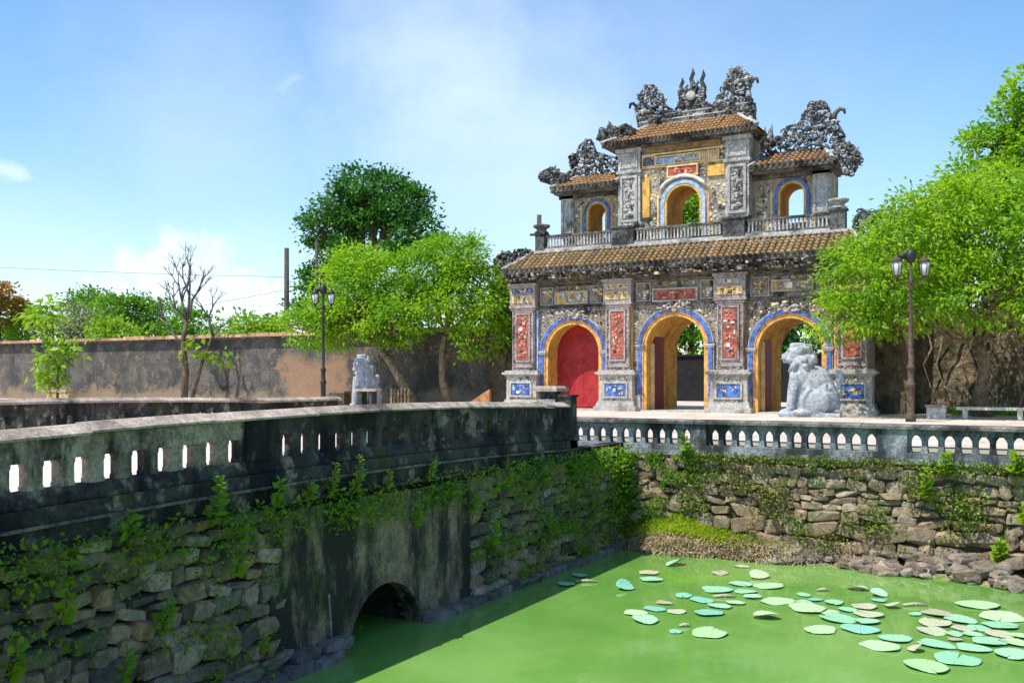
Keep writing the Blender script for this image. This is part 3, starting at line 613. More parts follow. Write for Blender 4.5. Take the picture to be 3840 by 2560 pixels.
# frieze and wall relief between pillars
bays = [(-17.95, -14.92), (-13.84, -10.55), (-9.48, -6.4)]
for i, (a, b) in enumerate(bays):
    c, w, sp = ARC[i]
    mb = MB(); frame(mb, a, b, 3.98, 4.9, 34.15, .07, .08); F_ = mb.build('frieze_frame', M_mould, G)
    pc, pw, pz, ph, pm = [((a+b)/2, .66, 4.36, .2, M_yel), (c, .82, 4.3, .19, M_red), (c+.1, .66, 4.45, .15, M_yel)][i]
    mb = MB(); mb.box(pc-pw, pc+pw, 34.06, 34.16, pz-ph, pz+ph); pl = mb.build('plaque', pm, G)
    mb = MB(); frame(mb, pc-pw-.06, pc+pw+.06, pz-ph-.06, pz+ph+.06, 34.1, .06, .08); mb.build('plaque_frame', M_ped, pl)
    mb = MB(); relief(mb, pc-pw, pc+pw, pz-ph+.02, pz+ph-.02, 34.06, 20, (.03, .12), [3, 8, 10] if i == 1 else [7, 8, 0, 11], i+80); stuff(mb.build('plaque_relief', MREL, pl))
    mb = MB()
    for (x0, x1) in ((a+.1, pc-pw-.12), (pc+pw+.12, b-.1)):
        k = max(1, int((x1-x0)/.45))
        for q in range(k):
            xx0 = x0+(x1-x0)*q/k+.03; xx1 = x0+(x1-x0)*(q+1)/k-.03; frame(mb, xx0, xx1, 4.1, 4.8, 34.15, .035, .05, 0); relief(mb, xx0+.05, xx1-.05, 4.15, 4.75, 34.15, 26, (.02, .07), [0, 1, 6, 2, 7, 8, 9], i*10+q)
    relief(mb, pc-pw, pc+pw, 4.66, 4.8, 34.15, 26, (.02, .08), [0, 6, 8, 2], i+90)
    r = random.Random(i+99)                                # shards filling the spandrels
    for _ in range(520):
        x = r.uniform(a+.04, b-.04); z = r.uniform(1.2, 3.95); d = math.hypot(x-c, max(0, z-sp))
        if d < w+.36: continue
        s_ = r.uniform(.02, .065); mb.ell((x, 34.15, z), (s_, r.uniform(.02, .05), s_*r.uniform(.5, 1)), 5, 3, r.choice([0, 1, 1, 6, 6, 7, 2, 11]), sm=False)
    for k in range(12):
        for sg in (-1, 1):
            x = c+sg*(w+.42+.05*k % .25); z = sp+.1+.12*k
            if math.hypot(x-c, max(0, z-sp)) > w+.36 and a < x < b: mb.tube([(x+.09*math.cos(q), 34.13, z+.07*math.sin(q)) for q in np.linspace(0, 4.6, 7)], .02, 4, r.choice([0, 1, 7]))
    stuff(mb.build('mosaic_relief', MREL, G))
# side slivers of coloured trim beside the pillars
for x, m in ((-14.86, M_yel), (-13.87, M_yel), (-10.5, M_lblue), (-9.5, M_brown), (-6.42, M_orange), (-17.92, M_lblue)):
    mb = MB(); mb.box(x-.035, x+.035, 34.02, 34.2, 1.5, 3.9); mb.build('trim_strip', m, G)
# cornice
mb = MB()
for z0, z1, y in ((4.99, 5.08, 33.86), (5.08, 5.2, 33.74), (5.2, 5.3, 33.62), (5.3, 5.4, 33.5)): mb.box(-19.02-(34-y)*.3, -5.3+(34-y)*.3, y, 34.3, z0, z1-.003)
for k in range(70):
    x = -18.9+13.5*k/69; mb.box(x-.045, x+.045, 33.66, 33.75, 5.1, 5.19)
CO = mb.build('cornice', M_mould, G)
mb = MB(); relief(mb, -18.95, -5.35, 5.0, 5.38, 33.62, 420, (.02, .09), [1, 6, 6, 6, 8, 2, 0], 5, .5, (.05, .2)); stuff(mb.build('cornice_relief', MREL, CO))

# roofs ------------------------------------------------------------
def tile_row_mesh(L, rad, nt_, mats):
    mb = MB()                                   # runs up +y from y=0..L in the slope plane
    for k in range(nt_):
        y0 = L*k/nt_-.03; y1 = L*(k+1)/nt_
        V = []
        for y, r, dz in ((y0, rad*1.08, .022), (y1, rad*.92, 0)):
            for q in range(6): a = PI*q/5; V.append((r*math.cos(a), y, r*math.sin(a)*1.1+dz))
        mb.add(V, [(q, q+1, q+7, q+6) for q in range(5)], 0, True); mb.add(V[:6], [(0, 1, 2, 3, 4, 5)], 1)
    return mb.mesh('tile_row', mats)
def roof(name, x0, x1, y0, z0, y1, z1, rx0, rx1, sp_, rad, mt, back=True, tiles=5):
    L = math.hypot(y1-y0, z1-z0); ang = math.atan2(z1-z0, y1-y0)
    mb = MB(); th = .1
    mb.add([(x0, y0, z0), (x1, y0, z0), (rx1, y1, z1), (rx0, y1, z1), (x0, y0, z0-th), (x1, y0, z0-th), (rx1, y1, z1-th), (rx0, y1, z1-th)], [(0, 1, 2, 3), (7, 6, 5, 4), (0, 4, 5, 1), (1, 5, 6, 2), (2, 6, 7, 3), (3, 7, 4, 0)])
    if back:
        yb = 2*y1-y0
        mb.add([(x0, yb, z0), (x1, yb, z0), (rx1, y1, z1), (rx0, y1, z1)], [(0, 1, 2, 3)]); mb.add([(x0, y0, z0), (x0, yb, z0), (rx0, y1, z1)], [(0, 1, 2)]); mb.add([(x1, y0, z0), (x1, yb, z0), (rx1, y1, z1)], [(0, 1, 2)])
        mb.add([(x0, y0, z0-th), (x1, y0, z0-th), (x1, yb, z0-th), (x0, yb, z0-th)], [(0, 1, 2, 3)])
    R = mb.build(name, M_tileb, G)
    me = tile_row_mesh(L, rad, tiles, [mt, M_mould]); n = int(round((x1-x0-.1)/sp_))
    for i in range(n+1):
        x = x0+.05+(x1-x0-.1)*i/n; f = 1
        if x < rx0: f = max(.12, (x-x0)/(rx0-x0))
        if x > rx1: f = max(.12, (x1-x)/(x1-rx1))
        put('tile_row', me, R, (x+random.uniform(-.01, .01), y0-.03, z0+.005+random.uniform(-.006, .006)), (ang+random.uniform(-.012, .012), 0, random.uniform(-.02, .02)), (random.uniform(.92, 1.08), f, 1))
    mb = MB()
    for i in range(n): mb.tube([(x0+.05+(x1-x0-.1)*(i+.5)/n, y0-.05, z0-.03), (x0+.05+(x1-x0-.1)*(i+.5)/n, y0+.02, z0-.025)], [rad*.8, rad*.8], 7, 0, False)
    mb.box(x0, x1, y0-.01, y0+.06, z0-.14, z0-.02)
    mb.build('eave_edge', M_mould, R)
    for (xa, xb) in ((x0, rx0), (x1, rx1)):
        mb = MB(); mb.tube([(xa, y0-.03, z0+.05), ((xa+xb)/2, (y0+y1)/2, (z0+z1)/2+.03), (xb, y1, z1+.06)], [.09, .08, .09], 7); mb.build('hip_ridge', M_ornl, R)
    return R
M_tileb = plain('roof_pan_tile', (.20, .12, .055), .9, 8, .4)
M_ornl = weathered('pale_ridge', (.3, .3, .29), (.46, .45, .43), 5, dark=(.09, .09, .09), dark_amt=.4, streak=1, fine=16, bmp=.8, var=.1)
roof('lower_roof', -19.15, -5.2, 33.35, 5.46, 34.55, 6.24, -18.35, -6.0, .215, .085, M_tile, back=False, tiles=6)
mb = MB(); relief(mb, -19.1, -5.2, 5.2, 5.44, 33.4, 360, (.02, .07), [1, 6, 6, 6, 0], 55, .3, (.03, .1)); stuff(mb.build('eave_relief', MREL, G))
# terrace ledge + balustrade
mb = MB(); mb.box(-18.15, -6.15, 34.42, 37.4, 6.1, 6.24); mb.box(-18.25, -6.05, 34.34, 37.5, 6.242, 6.33); mb.box(-18.1, -6.2, 34.4, 37.4, 6.332, 6.4); mb.build('terrace_ledge', M_ornl, G)
BA = MB(); BA.box(-17.9, -6.4, 34.43, 34.6, 6.402, 6.47); BA = BA.build('balustrade', M_mould, G)
mb = MB(); mb.box(-17.9, -6.4, 34.42, 34.6, 6.86, 6.94); mb.build('hand_rail', M_mould, BA)
bl = MB(); bl.box(-.032, .032, -.05, .05, 0, .12, 0, .008, .01); bl.box(-.022, .022, -.04, .04, .12, .3); bl.box(-.032, .032, -.05, .05, .3, .385); blm = bl.mesh('baluster', M_ornl)
posts = [(-18.2, -17.8), (-14.85, -13.95), (-10.45, -9.65), (-6.65, -6.15)]
for a, b in posts:
    mb = MB(); mb.box(a, b, 34.36, 34.72, 6.335, 6.99); mb.box(a-.05, b+.05, 34.31, 34.77, 6.99, 7.06); mb.build('baluster_post', M_orndk, BA)
for (a, b), (c_, d_) in zip(posts[:-1], posts[1:]):
    k = round((c_-b)/.135)
    for i in range(1, k): put('baluster', blm, BA, (b+(c_-b)*i/k, 34.51, 6.473), (0, 0, 0), (random.uniform(.9, 1.2), 1, 1))
for a in (-18.0, -6.4):
    mb = MB(); prof = [(.26, 7.06), (.3, 7.1), (.2, 7.16), (.2, 7.22), (.34, 7.3), (.36, 7.38), (.2, 7.42), (0.01, 7.43)]
    V = []; F = []; n = 10
    for rr_, z in prof:
        for k in range(n): V.append((a+rr_*math.cos(2*PI*k/n), 34.55+rr_*math.sin(2*PI*k/n), z))
    for j in range(len(prof)-1):
        for k in range(n): F.append((j*n+k, j*n+(k+1) % n, (j+1)*n+(k+1) % n, (j+1)*n+k))
    mb.add(V, F, 0, True); mb.build('post_cap', M_ornl if a > -10 else M_orn, BA)
# upper pavilions
def pavilion(name, x0, x1, z0, z1, y0, y1, c, w, sp, ringw, seed):
    mb = MB(); mb.archwall(x0, x1, z0, z1, c, w, sp, y0, y1, 0, 1); Pv = mb.build(name, [M_gateU, M_ochre2], G)
    mb = MB(); mb.ring(c, w+.06, w+ringw, sp, z0, y0-.06, y0+.04); mb.build('blue_surround', M_blue if seed != 2 else M_lblue, Pv)
    mb = MB(); mb.ring(c, w-.03, w+.058, sp, z0, y0-.04, y0+.1); mb.build('yellow_band', M_yel, Pv)
    mb = MB(); mb.box(c-w-.1, c+w+.1, y0-.05, y0+.3, z0, z0+.5); mb.build('sill_wall', M_orndk, Pv)
    mb = MB(); r = random.Random(seed)
    for _ in range(int(300*(x1-x0)*(z1-z0)/8)):
        x = r.uniform(x0+.05, x1-.05); z = r.uniform(z0+.1, z1-.3)
        if math.hypot(x-c, max(0, z-sp)) < w+ringw+.08: continue
        s_ = r.uniform(.025, .09); mb.ell((x, y0, z), (s_, r.uniform(.02, .05), s_*r.uniform(.5, 1)), 6, 3, r.choice([0, 1, 2, 2, 6, 7, 9]), sm=False)
    for sg in (-1, 1):
        xx = c+sg*(w+ringw+.12)
        if x0 < xx-.05 and xx+.05 < x1: mb.box(xx-.035, xx+.035, y0-.04, y0+.02, z0+.6, sp+.35, 2 if sg < 0 else 10)
    stuff(mb.build('mosaic_relief', MREL, Pv)); return Pv
M_ochre2 = weathered('brown_ochre_vault', (.42, .20, .04), (.52, .28, .06), 1.4, dark=(.12, .06, .02), dark_amt=.3, streak=.4, fine=12, bmp=.2, var=0)
PC = pavilion('central_pavilion', -14.72, -9.62, 6.33, 10.28, 35.0, 36.9, -12.17, .68, 7.85, .2, 2)
PLf = pavilion('side_pavilion', -17.48, -14.73, 6.33, 8.85, 35.45, 36.9, -15.95, .40, 7.85, .17, 1)
PRt = pavilion('side_pavilion', -9.61, -6.85, 6.33, 8.85, 35.45, 36.9, -8.2, .45, 7.86, .17, 3)
# central facade members
mb = MB(); P = [(-12.17-1.05*math.cos(q), 34.93, 7.95+.92*math.sin(q)) for q in np.linspace(.5, PI-.5, 10)]
mb.tube(P, [.03]+[.075]*8+[.03], 6); mb.build('arch_hood', M_white, PC)
for a, b in ((-14.75, -13.85), (-10.48, -9.6)):
    mb = MB(); mb.box(a, b, 34.8, 35.02, 7.0, 9.15); mb.box(a-.06, b+.06, 34.72, 35.02, 9.15, 9.27); mb.box(a, b, 34.78, 35.02, 9.27, 9.95); mb.box(a-.08, b+.08, 34.7, 35.02, 9.95, 10.1); p_ = mb.build('pilaster', M_ornl, PC)
    mb = MB(); frame(mb, a+.1, b-.1, 7.25, 9.05, 34.8, .09, .06); frame(mb, a+.08, b-.08, 9.35, 9.88, 34.78, .06, .05); mb.build('pilaster_frame', M_ped, PC)
    mb = MB(); relief(mb, a+.2, b-.2, 7.35, 8.95, 34.8, 60, (.03, .1), [1, 0, 7, 6, 1], 7, .2, (.02, .06))
    rr = random.Random(int(-a*10))
    for _ in range(90): mb.ell((rr.uniform(a-.1, b+.1), rr.uniform(34.65, 34.9), rr.uniform(6.5, 7.15)), (rr.uniform(.05, .13),)*3, 6, 4, rr.choice([1, 6, 6, 0]), sm=False)
    stuff(mb.build('pilaster_relief', MREL, PC))
for x0, x1, z0, z1, m in ((-13.5, -10.7, 9.86, 10.1, M_brown), (-12.72, -11.62, 8.9, 9.22, M_red), (-13.2, -12.45, 9.4, 9.62, M_lblue), (-12.4, -11.5, 9.42, 9.64, M_ped), (-11.45, -10.75, 9.32, 9.72, M_cream), (-13.75, -13.3, 9.38, 9.7, M_mould), (-11.2, -10.55, 8.75, 9.15, M_yel), (-13.8, -13.5, 7.4, 8.9, M_yel)):
    mb = MB(); mb.box(x0, x1, 34.92, 35.02, z0, z1); p_ = mb.build('wall_panel', m, PC)
mb = MB()
for x0, x1, z0, z1 in ((-12.78, -11.56, 8.84, 9.28), (-13.25, -11.45, 9.34, 9.7), (-13.8, -13.25, 9.32, 9.76)): frame(mb, x0, x1, z0, z1, 34.98, .05, .1)
for x in np.arange(-11.4, -10.78, .09): mb.box(x, x+.03, 34.88, 34.95, 9.33, 9.72)
mb.box(-13.8, -10.5, 34.88, 35.02, 9.76, 9.82); mb.box(-13.8, -10.5, 34.9, 35.02, 9.28, 9.32); mb.build('panel_frame', M_cream, PC)
mb = MB(); relief(mb, -13.7, -10.6, 9.35, 9.8, 34.95, 90, (.02, .07), [0, 6, 8, 2, 4, 7], 21); relief(mb, -12.65, -11.7, 8.93, 9.2, 34.92, 14, (.02, .08), [10, 3, 3], 22); stuff(mb.build('frieze_relief', MREL, PC))
for Pv, a, b in ((PLf, -17.5, -16.95), (PRt, -7.45, -6.85)):
    mb = MB(); mb.box(a, b, 35.3, 35.47, 6.9, 8.75); frame(mb, a+.06, b-.06, 7.1, 8.5, 35.3, .06, .05); mb.build('pilaster', M_ornl, Pv)
for a_, b__ in ((-17.6, -14.75), (-9.6, -6.8)): mb = MB(); mb.box(a_, b__, 35.3, 35.46, 8.5, 8.62); mb.build('string_course', M_mould, G)
for nm, x0, x1, z, y in (('cornice', -15.0, -9.4, 10.1, 34.75), ('cornice', -17.6, -14.8, 8.62, 34.85), ('cornice', -9.5, -6.75, 8.62, 34.85)):
    mb = MB(); mb.box(x0, x1, y, 36.9, z+.003, z+.08); mb.box(x0-.1, x1+.1, y-.12, 36.95, z+.082, z+.16); mb.build(nm, M_mould, G)
roof('pavilion_roof', -15.3, -9.2, 34.45, 10.3, 35.85, 11.14, -13.8, -10.35, .16, .065, M_tile2, tiles=5)
roof('pavilion_roof', -17.6, -14.76, 34.6, 8.82, 35.85, 9.42, -17.0, -14.8, .18, .075, M_tile2, tiles=4)
roof('pavilion_roof', -9.5, -6.6, 34.6, 8.82, 35.85, 9.42, -9.4, -7.1, .2, .08, M_tile2, tiles=4)
# ridges with lacy dragon ornament
def inside(p, poly):
    x, z = p; c = False; j = len(poly)-1
    for i in range(len(poly)):
        a, b = poly[i], poly[j]
        if (a[1] > z) != (b[1] > z) and x < (b[0]-a[0])*(z-a[1])/(b[1]-a[1])+a[0]: c = not c
        j = i
    return c
def lacy(name, poly, y, dep, n, parent=G, mats=None, spikes=True, seed=1, blob=(.05, .115), label=None):
    r = random.Random(seed); mb = MB(); xs = [p[0] for p in poly]; zs = [p[1] for p in poly]; cx, cz = sum(xs)/len(xs), sum(zs)/len(zs)
    k = 0; tr = 0
    n = int(n*1.6)
    while k < n and tr < n*20:
        tr += 1; p = (r.uniform(min(xs), max(xs)), r.uniform(min(zs), max(zs)))
        if not inside(p, poly): continue
        k += 1; s_ = r.uniform(*blob)
        if r.random() < .45:
            R_ = s_*1.05; ph = r.uniform(0, 6); yy = y+r.uniform(-dep, dep)
            mb.tube([(p[0]+R_*math.cos(q+ph), yy, p[1]+R_*math.sin(q+ph)) for q in np.linspace(0, 4.9, 7)], [R_*.42*(1-.07*i) for i in range(7)], 5, r.choice([0, 0, 1, 2]))
        else: mb.ell((p[0], y+r.uniform(-dep, dep), p[1]), (s_, s_*r.uniform(.6, 1.1), s_*r.uniform(.6, 1.2)), 6, 4, r.choice([0, 0, 1, 1, 2]), sm=False)
    m = len(poly)
    for i in range(m):                                     # body tube along the outline, small fins on it
        a, b = Vector((poly[i][0], poly[i][1])), Vector((poly[(i+1) % m][0], poly[(i+1) % m][1])); L = (b-a).length
        mb.tube([(a.x, y+r.uniform(-.5, .5)*dep, a.y), ((a.x+b.x)/2, y, (a.y+b.y)/2), (b.x, y+r.uniform(-.5, .5)*dep, b.y)], [.05, .06, .05], 5, r.choice([0, 1]))
        if spikes:
            for q in range(max(1, int(L/.11))):
                f = r.random(); p = a.lerp(b, f); o_ = Vector((p.x-cx, p.y-cz)).normalized()+Vector((r.uniform(-.5, .5), r.uniform(0, .6))); o_ *= r.uniform(.05, .13)
                if p.y+o_.y < min(zs)+.15: continue
                mb.tube([(p.x, y, p.y), (p.x+o_.x*.6+r.uniform(-.02, .02), y+r.uniform(-.03, .03), p.y+o_.y*.6), (p.x+o_.x, y, p.y+o_.y)], [.035, .024, .006], 4, 0)
    o = mb.build(name, mats or [M_orn, M_orndk, M_ornl], parent)
    if label: o['label'] = label
    return o
DKM = [M_orndk, M_orndk, M_orn]
mb = MB(); mb.box(-14.2, -9.8, 35.72, 35.98, 11.1, 11.28); mb.box(-14.25, -9.75, 35.66, 36.04, 11.28, 11.33); mb.box(-14.15, -9.85, 35.74, 35.96, 11.33, 11.5); mb.box(-14.2, -9.8, 35.7, 36.0, 11.5, 11.54); mb.build('ridge_wall', M_ornl, G)
lacy('ridge_crest', [(-14.1, 11.2), (-14.1, 11.6), (-12.9, 11.55), (-12.6, 11.85), (-11.5, 11.72), (-11.2, 11.55), (-9.8, 11.6), (-9.8, 11.15)], 35.83, .13, 150, seed=2, mats=DKM, spikes=False)
lacy('ridge_dragon', [(-14.32, 11.2), (-14.4, 11.9), (-14.22, 12.2), (-14.28, 12.48), (-14.03, 12.75), (-13.66, 12.72), (-13.51, 12.46), (-13.29, 12.31), (-13.25, 11.95), (-13.0, 11.7), (-12.9, 11.3)], 35.83, .2, 120, seed=3)
lacy('ridge_dragon', [(-11.4, 11.3), (-11.3, 11.6), (-10.9, 12.05), (-10.75, 12.35), (-10.62, 12.85), (-10.27, 12.92), (-9.98, 12.67), (-9.78, 12.4), (-9.86, 12.02), (-9.81, 11.61), (-9.62, 11.31), (-9.7, 10.8), (-9.98, 10.6), (-10.45, 11.2)], 35.83, .2, 190, seed=4)
for x0, z0, sg in ((-14.4, 12.0, -1), (-9.84, 12.25, 1)):   # hooked tails
    mb = MB(); mb.tube([(x0, 35.83, z0), (x0+sg*.13, 35.83, z0+.16), (x0+sg*.26, 35.83, z0+.15), (x0+sg*.3, 35.83, z0-.02)], [.07, .065, .07, .05], 6); mb.build('dragon_tail', M_orndk, G)
lacy('flame_base', [(-12.57, 11.75), (-12.6, 12.3), (-12.35, 12.25), (-12.1, 12.45), (-11.85, 12.25), (-11.6, 12.3), (-11.64, 11.75)], 35.83, .14, 70, seed=5)
mb = MB(); mb.ell((-12.1, 35.66, 12.08), (.2, .07, .19), 10, 6, 0)
for x, z, hh, w in ((-12.52, 12.2, .62, .07), (-12.33, 12.3, .28, .05), (-12.1, 12.35, .78, .075), (-11.9, 12.3, .36, .05), (-11.68, 12.2, .8, .075)):
    w *= 1.35; hh *= 1.1; mb.tube([(x, 35.83, z-.15), (x+.04, 35.83, z+hh*.25), (x-.04, 35.83, z+hh*.5), (x+.05, 35.83, z+hh*.75), (x+.02, 35.83, z+hh)], [w*1.3, w*1.1, w*.8, w*.75, .008], 6, 1)
mb.build('flame_finial', [M_ped, M_orndk], G)
lacy('corner_dragon', [(-15.3, 10.28), (-15.67, 10.75), (-15.5, 11.0), (-15.27, 11.0), (-15.14, 11.22), (-14.98, 10.95), (-14.46, 11.07), (-14.05, 10.8), (-14.33, 10.54), (-14.85, 10.36)], 34.9, .14, 80, seed=6, mats=DKM)
lacy('ridge_dragon', [(-17.33, 9.45), (-17.29, 9.94), (-17.36, 10.33), (-17.05, 10.42), (-16.84, 10.77), (-16.43, 10.96), (-16.29, 10.71), (-16.15, 10.38), (-15.6, 10.15), (-15.0, 10.0), (-14.8, 9.45)], 35.83, .18, 150, seed=7)
lacy('corner_dragon', [(-17.4, 8.95), (-18.2, 9.3), (-18.35, 9.43), (-18.17, 9.66), (-17.68, 9.78), (-17.37, 9.47), (-16.99, 9.4), (-17.05, 9.19)], 35.0, .14, 80, seed=8, mats=DKM)
lacy('ridge_dragon', [(-9.4, 9.45), (-9.4, 10.3), (-9.17, 10.1), (-8.61, 10.12), (-8.44, 10.45), (-8.0, 10.5), (-7.73, 11.1), (-7.24, 11.22), (-7.02, 11.02), (-6.91, 10.55), (-6.73, 10.4), (-6.44, 9.87), (-6.5, 9.5)], 35.83, .2, 210, seed=9)
mb = MB(); mb.tube([(-6.85, 35.83, 10.4), (-6.75, 35.83, 10.72), (-6.6, 35.83, 10.86), (-6.44, 35.83, 10.8), (-6.42, 35.83, 10.66)], [.12, .1, .075, .07, .04], 6); mb.build('dragon_tail', M_orndk, G)
mb = MB()
for x in (-9.3, -9.05): mb.tube([(x, 35.83, 10.0), (x-.03, 35.83, 10.35), (x+.04, 35.83, 10.62)], [.14, .1, .01], 6)
mb.build('crest_spike', M_orn, G)
lacy('corner_dragon', [(-6.6, 9.0), (-6.6, 9.36), (-6.28, 9.38), (-5.98, 9.28), (-5.75, 8.8), (-5.93, 8.47), (-6.18, 8.3), (-6.5, 8.7)], 35.0, .16, 90, seed=10)
lacy('side_ornament', [(-20.92, 5.2), (-20.96, 6.3), (-20.6, 6.6), (-20.1, 6.5), (-19.7, 6.66), (-19.2, 6.6), (-19.0, 5.9), (-19.1, 5.2)], 35.9, .25, 170, seed=11, mats=DKM, blob=(.06, .16))
lacy('side_ornament', [(-6.1, 6.3), (-6.1, 6.8), (-5.9, 7.1), (-5.4, 7.05), (-5.0, 7.15), (-4.2, 6.6), (-4.2, 5.9), (-5.2, 5.9)], 35.9, .25, 150, seed=12, mats=[M_orn, M_ornl, M_ped], blob=(.06, .16))
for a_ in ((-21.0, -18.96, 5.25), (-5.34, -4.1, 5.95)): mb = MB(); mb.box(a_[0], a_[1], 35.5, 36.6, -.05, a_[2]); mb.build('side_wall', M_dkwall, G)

# ------------------------------------------------------------------ rampart walls
RW = thing('rampart_wall', 'long grey plastered rampart wall with brick coping and worn orange patches', 'wall', (-45, 36.4, -.05))
mb = MB(); mb.box(-95, -19.6, 36.1, 37.3, -.05, 3.18); mb.build('wall_body', M_wall, RW)
mb = MB(); mb.box(-95, -19.6, 35.98, 37.4, 3.183, 3.27); mb.build('drip_ledge', M_mould, RW)
x = -95; r = random.Random(21)
while x < -19.7:
    w = r.uniform(1.2, 2.0); mb = MB(); mb.box(x+.01, x+w-.01, 35.78, 37.45, 3.273, 3.44+r.uniform(-.03, .03), 0, .01, .02); mb.build('coping_stone', M_coping, RW); x += w
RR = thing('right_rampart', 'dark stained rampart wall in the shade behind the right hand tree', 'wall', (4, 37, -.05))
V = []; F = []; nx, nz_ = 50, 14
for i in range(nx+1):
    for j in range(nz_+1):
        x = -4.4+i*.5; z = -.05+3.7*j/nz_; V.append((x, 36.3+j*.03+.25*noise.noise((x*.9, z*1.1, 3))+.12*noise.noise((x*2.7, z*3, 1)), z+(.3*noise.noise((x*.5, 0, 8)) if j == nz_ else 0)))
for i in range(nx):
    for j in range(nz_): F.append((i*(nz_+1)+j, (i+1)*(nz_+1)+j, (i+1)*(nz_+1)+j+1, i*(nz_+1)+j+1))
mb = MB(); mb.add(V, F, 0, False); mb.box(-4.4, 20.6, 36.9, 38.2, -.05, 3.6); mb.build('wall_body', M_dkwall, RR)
mb = MB(); r = random.Random(31)
for k in range(26):
    x = r.uniform(-3.5, 3.5); P = [(x, 36.0, 3.4)]
    for q in range(6): P.append((P[-1][0]+r.uniform(-.35, .35), 36.0-.03*q+r.uniform(-.08, .05), 3.4-.58*(q+1)))
    mb.tube(P, [r.uniform(.02, .06)*(1-.1*q) for q in range(7)], 5)
stuff(mb.build('hanging_roots', M_barkp, RR))
# court wall seen through the arch
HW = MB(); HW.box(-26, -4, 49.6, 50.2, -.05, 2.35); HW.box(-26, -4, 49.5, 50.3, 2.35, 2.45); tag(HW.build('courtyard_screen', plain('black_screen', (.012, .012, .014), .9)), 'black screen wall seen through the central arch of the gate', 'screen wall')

# ------------------------------------------------------------------ statues
def lump_mesh(name, mb, mat, vox=.045, disp=.0, smooth=2):
    me = mb.mesh(name, mat); o = bpy.data.objects.new('tmp', me); C.objects.link(o)
    m = o.modifiers.new('r', 'REMESH'); m.mode = 'VOXEL'; m.voxel_size = vox; m.use_smooth_shade = True
    if smooth: s_ = o.modifiers.new('s', 'SMOOTH'); s_.iterations = smooth; s_.factor = .5
    if disp:
        tx = bpy.data.textures.new('clouds', 'CLOUDS'); tx.noise_scale = .12; d = o.modifiers.new('d', 'DISPLACE'); d.texture = tx; d.strength = disp; d.mid_level = .5
    dg = bpy.context.evaluated_depsgraph_get(); dg.update(); n = bpy.data.meshes.new_from_object(o.evaluated_get(dg)); n.name = name
    bpy.data.objects.remove(o); n.materials.clear(); n.materials.append(mat); return n
def lion_mb():
    mb = MB(); e = lambda c, r, **k: mb.ell(c, r, 14, 9, **k)
    e((-.42, 0, .62), (.56, .52, .62)); e((-.2, 0, 1.05), (.55, .47, .6)); e((.12, 0, 1.3), (.46, .44, .55))
    for s in (-1, 1):
        mb.tube([(.33, s*.25, 1.35), (.44, s*.28, .8), (.5, s*.28, .2)], [.21, .17, .15], 10); e((.62, s*.28, .1), (.25, .16, .13))
        e((-.25, s*.44, .45), (.45, .2, .42)); e((.12, s*.5, .11), (.34, .16, .13)); e((.78, s*.28, .06), (.12, .13, .08))
    e((.18, 0, 1.72), (.4, .38, .42)); e((.32, 0, 2.0), (.36, .33, .33)); e((.6, 0, 1.9), (.2, .23, .17)); e((.56, 0, 2.03), (.15, .12, .1))
    for s in (-1, 1): e((.5, s*.17, 2.13), (.12, .1, .08)); e((.2, s*.31, 2.15), (.1, .07, .14)); e((.52, s*.2, 1.82), (.14, .08, .1))
    r = random.Random(2)
    for k in range(46):
        a = r.uniform(.9, 2*PI-.9); z = r.uniform(1.6, 2.25); f = 1 if z < 1.9 else max(.35, 1-(z-1.9)*1.6)
        e((.2+math.cos(a)*.42*f, math.sin(a)*.42*f, z), (.1, .1, .1))
    for s in (-1, 1): e((.66, s*.13, 2.02), (.07, .07, .05)); e((.74, s*.1, 1.86), (.08, .09, .05)); mb.tube([(-.1, s*.5, .9), (.12, s*.52, .55), (.1, s*.5, .2)], [.1, .12, .1], 8)
    e((.72, 0, 1.97), (.1, .1, .06)); e((.66, 0, 1.76), (.13, .14, .05)); mb.tube([(.5, -.26, 1.55), (.56, 0, 1.45), (.5, .26, 1.55)], .06, 8)
    for k in range(12): a = k*.52; e((.32+.16*math.cos(a), .16*math.sin(a), 2.3), (.09, .09, .08))
    for k in range(6): e((-.85-.03*k+.06*(k % 2), 0, .35+.2*k), (.14, .16, .14))
    mb.box(-1.0, .85, -.55, .55, -.05, .1); mb.box(-.3, .35, -.3, .3, .05, .9)
    return mb
lion = lump_mesh('stone_lion', lion_mb(), M_statue, .024, .0, 2)
o = put('stone_lion', lion, None, (-6.9, 32.05, -.02), (0, 0, math.radians(188)), (1.03, 1.03, 1.0)); tag(o, 'large pale stone guardian lion seated before the right arch, facing left', 'statue', 'stone guardian lions before the gate')
o = put('stone_lion', lion, None, (-24.65, 31.6, -.02), (0, 0, math.radians(272)), (.84, .84, .92)); tag(o, 'pale stone guardian lion left of the trees behind a small altar table', 'statue', 'stone guardian lions before the gate')

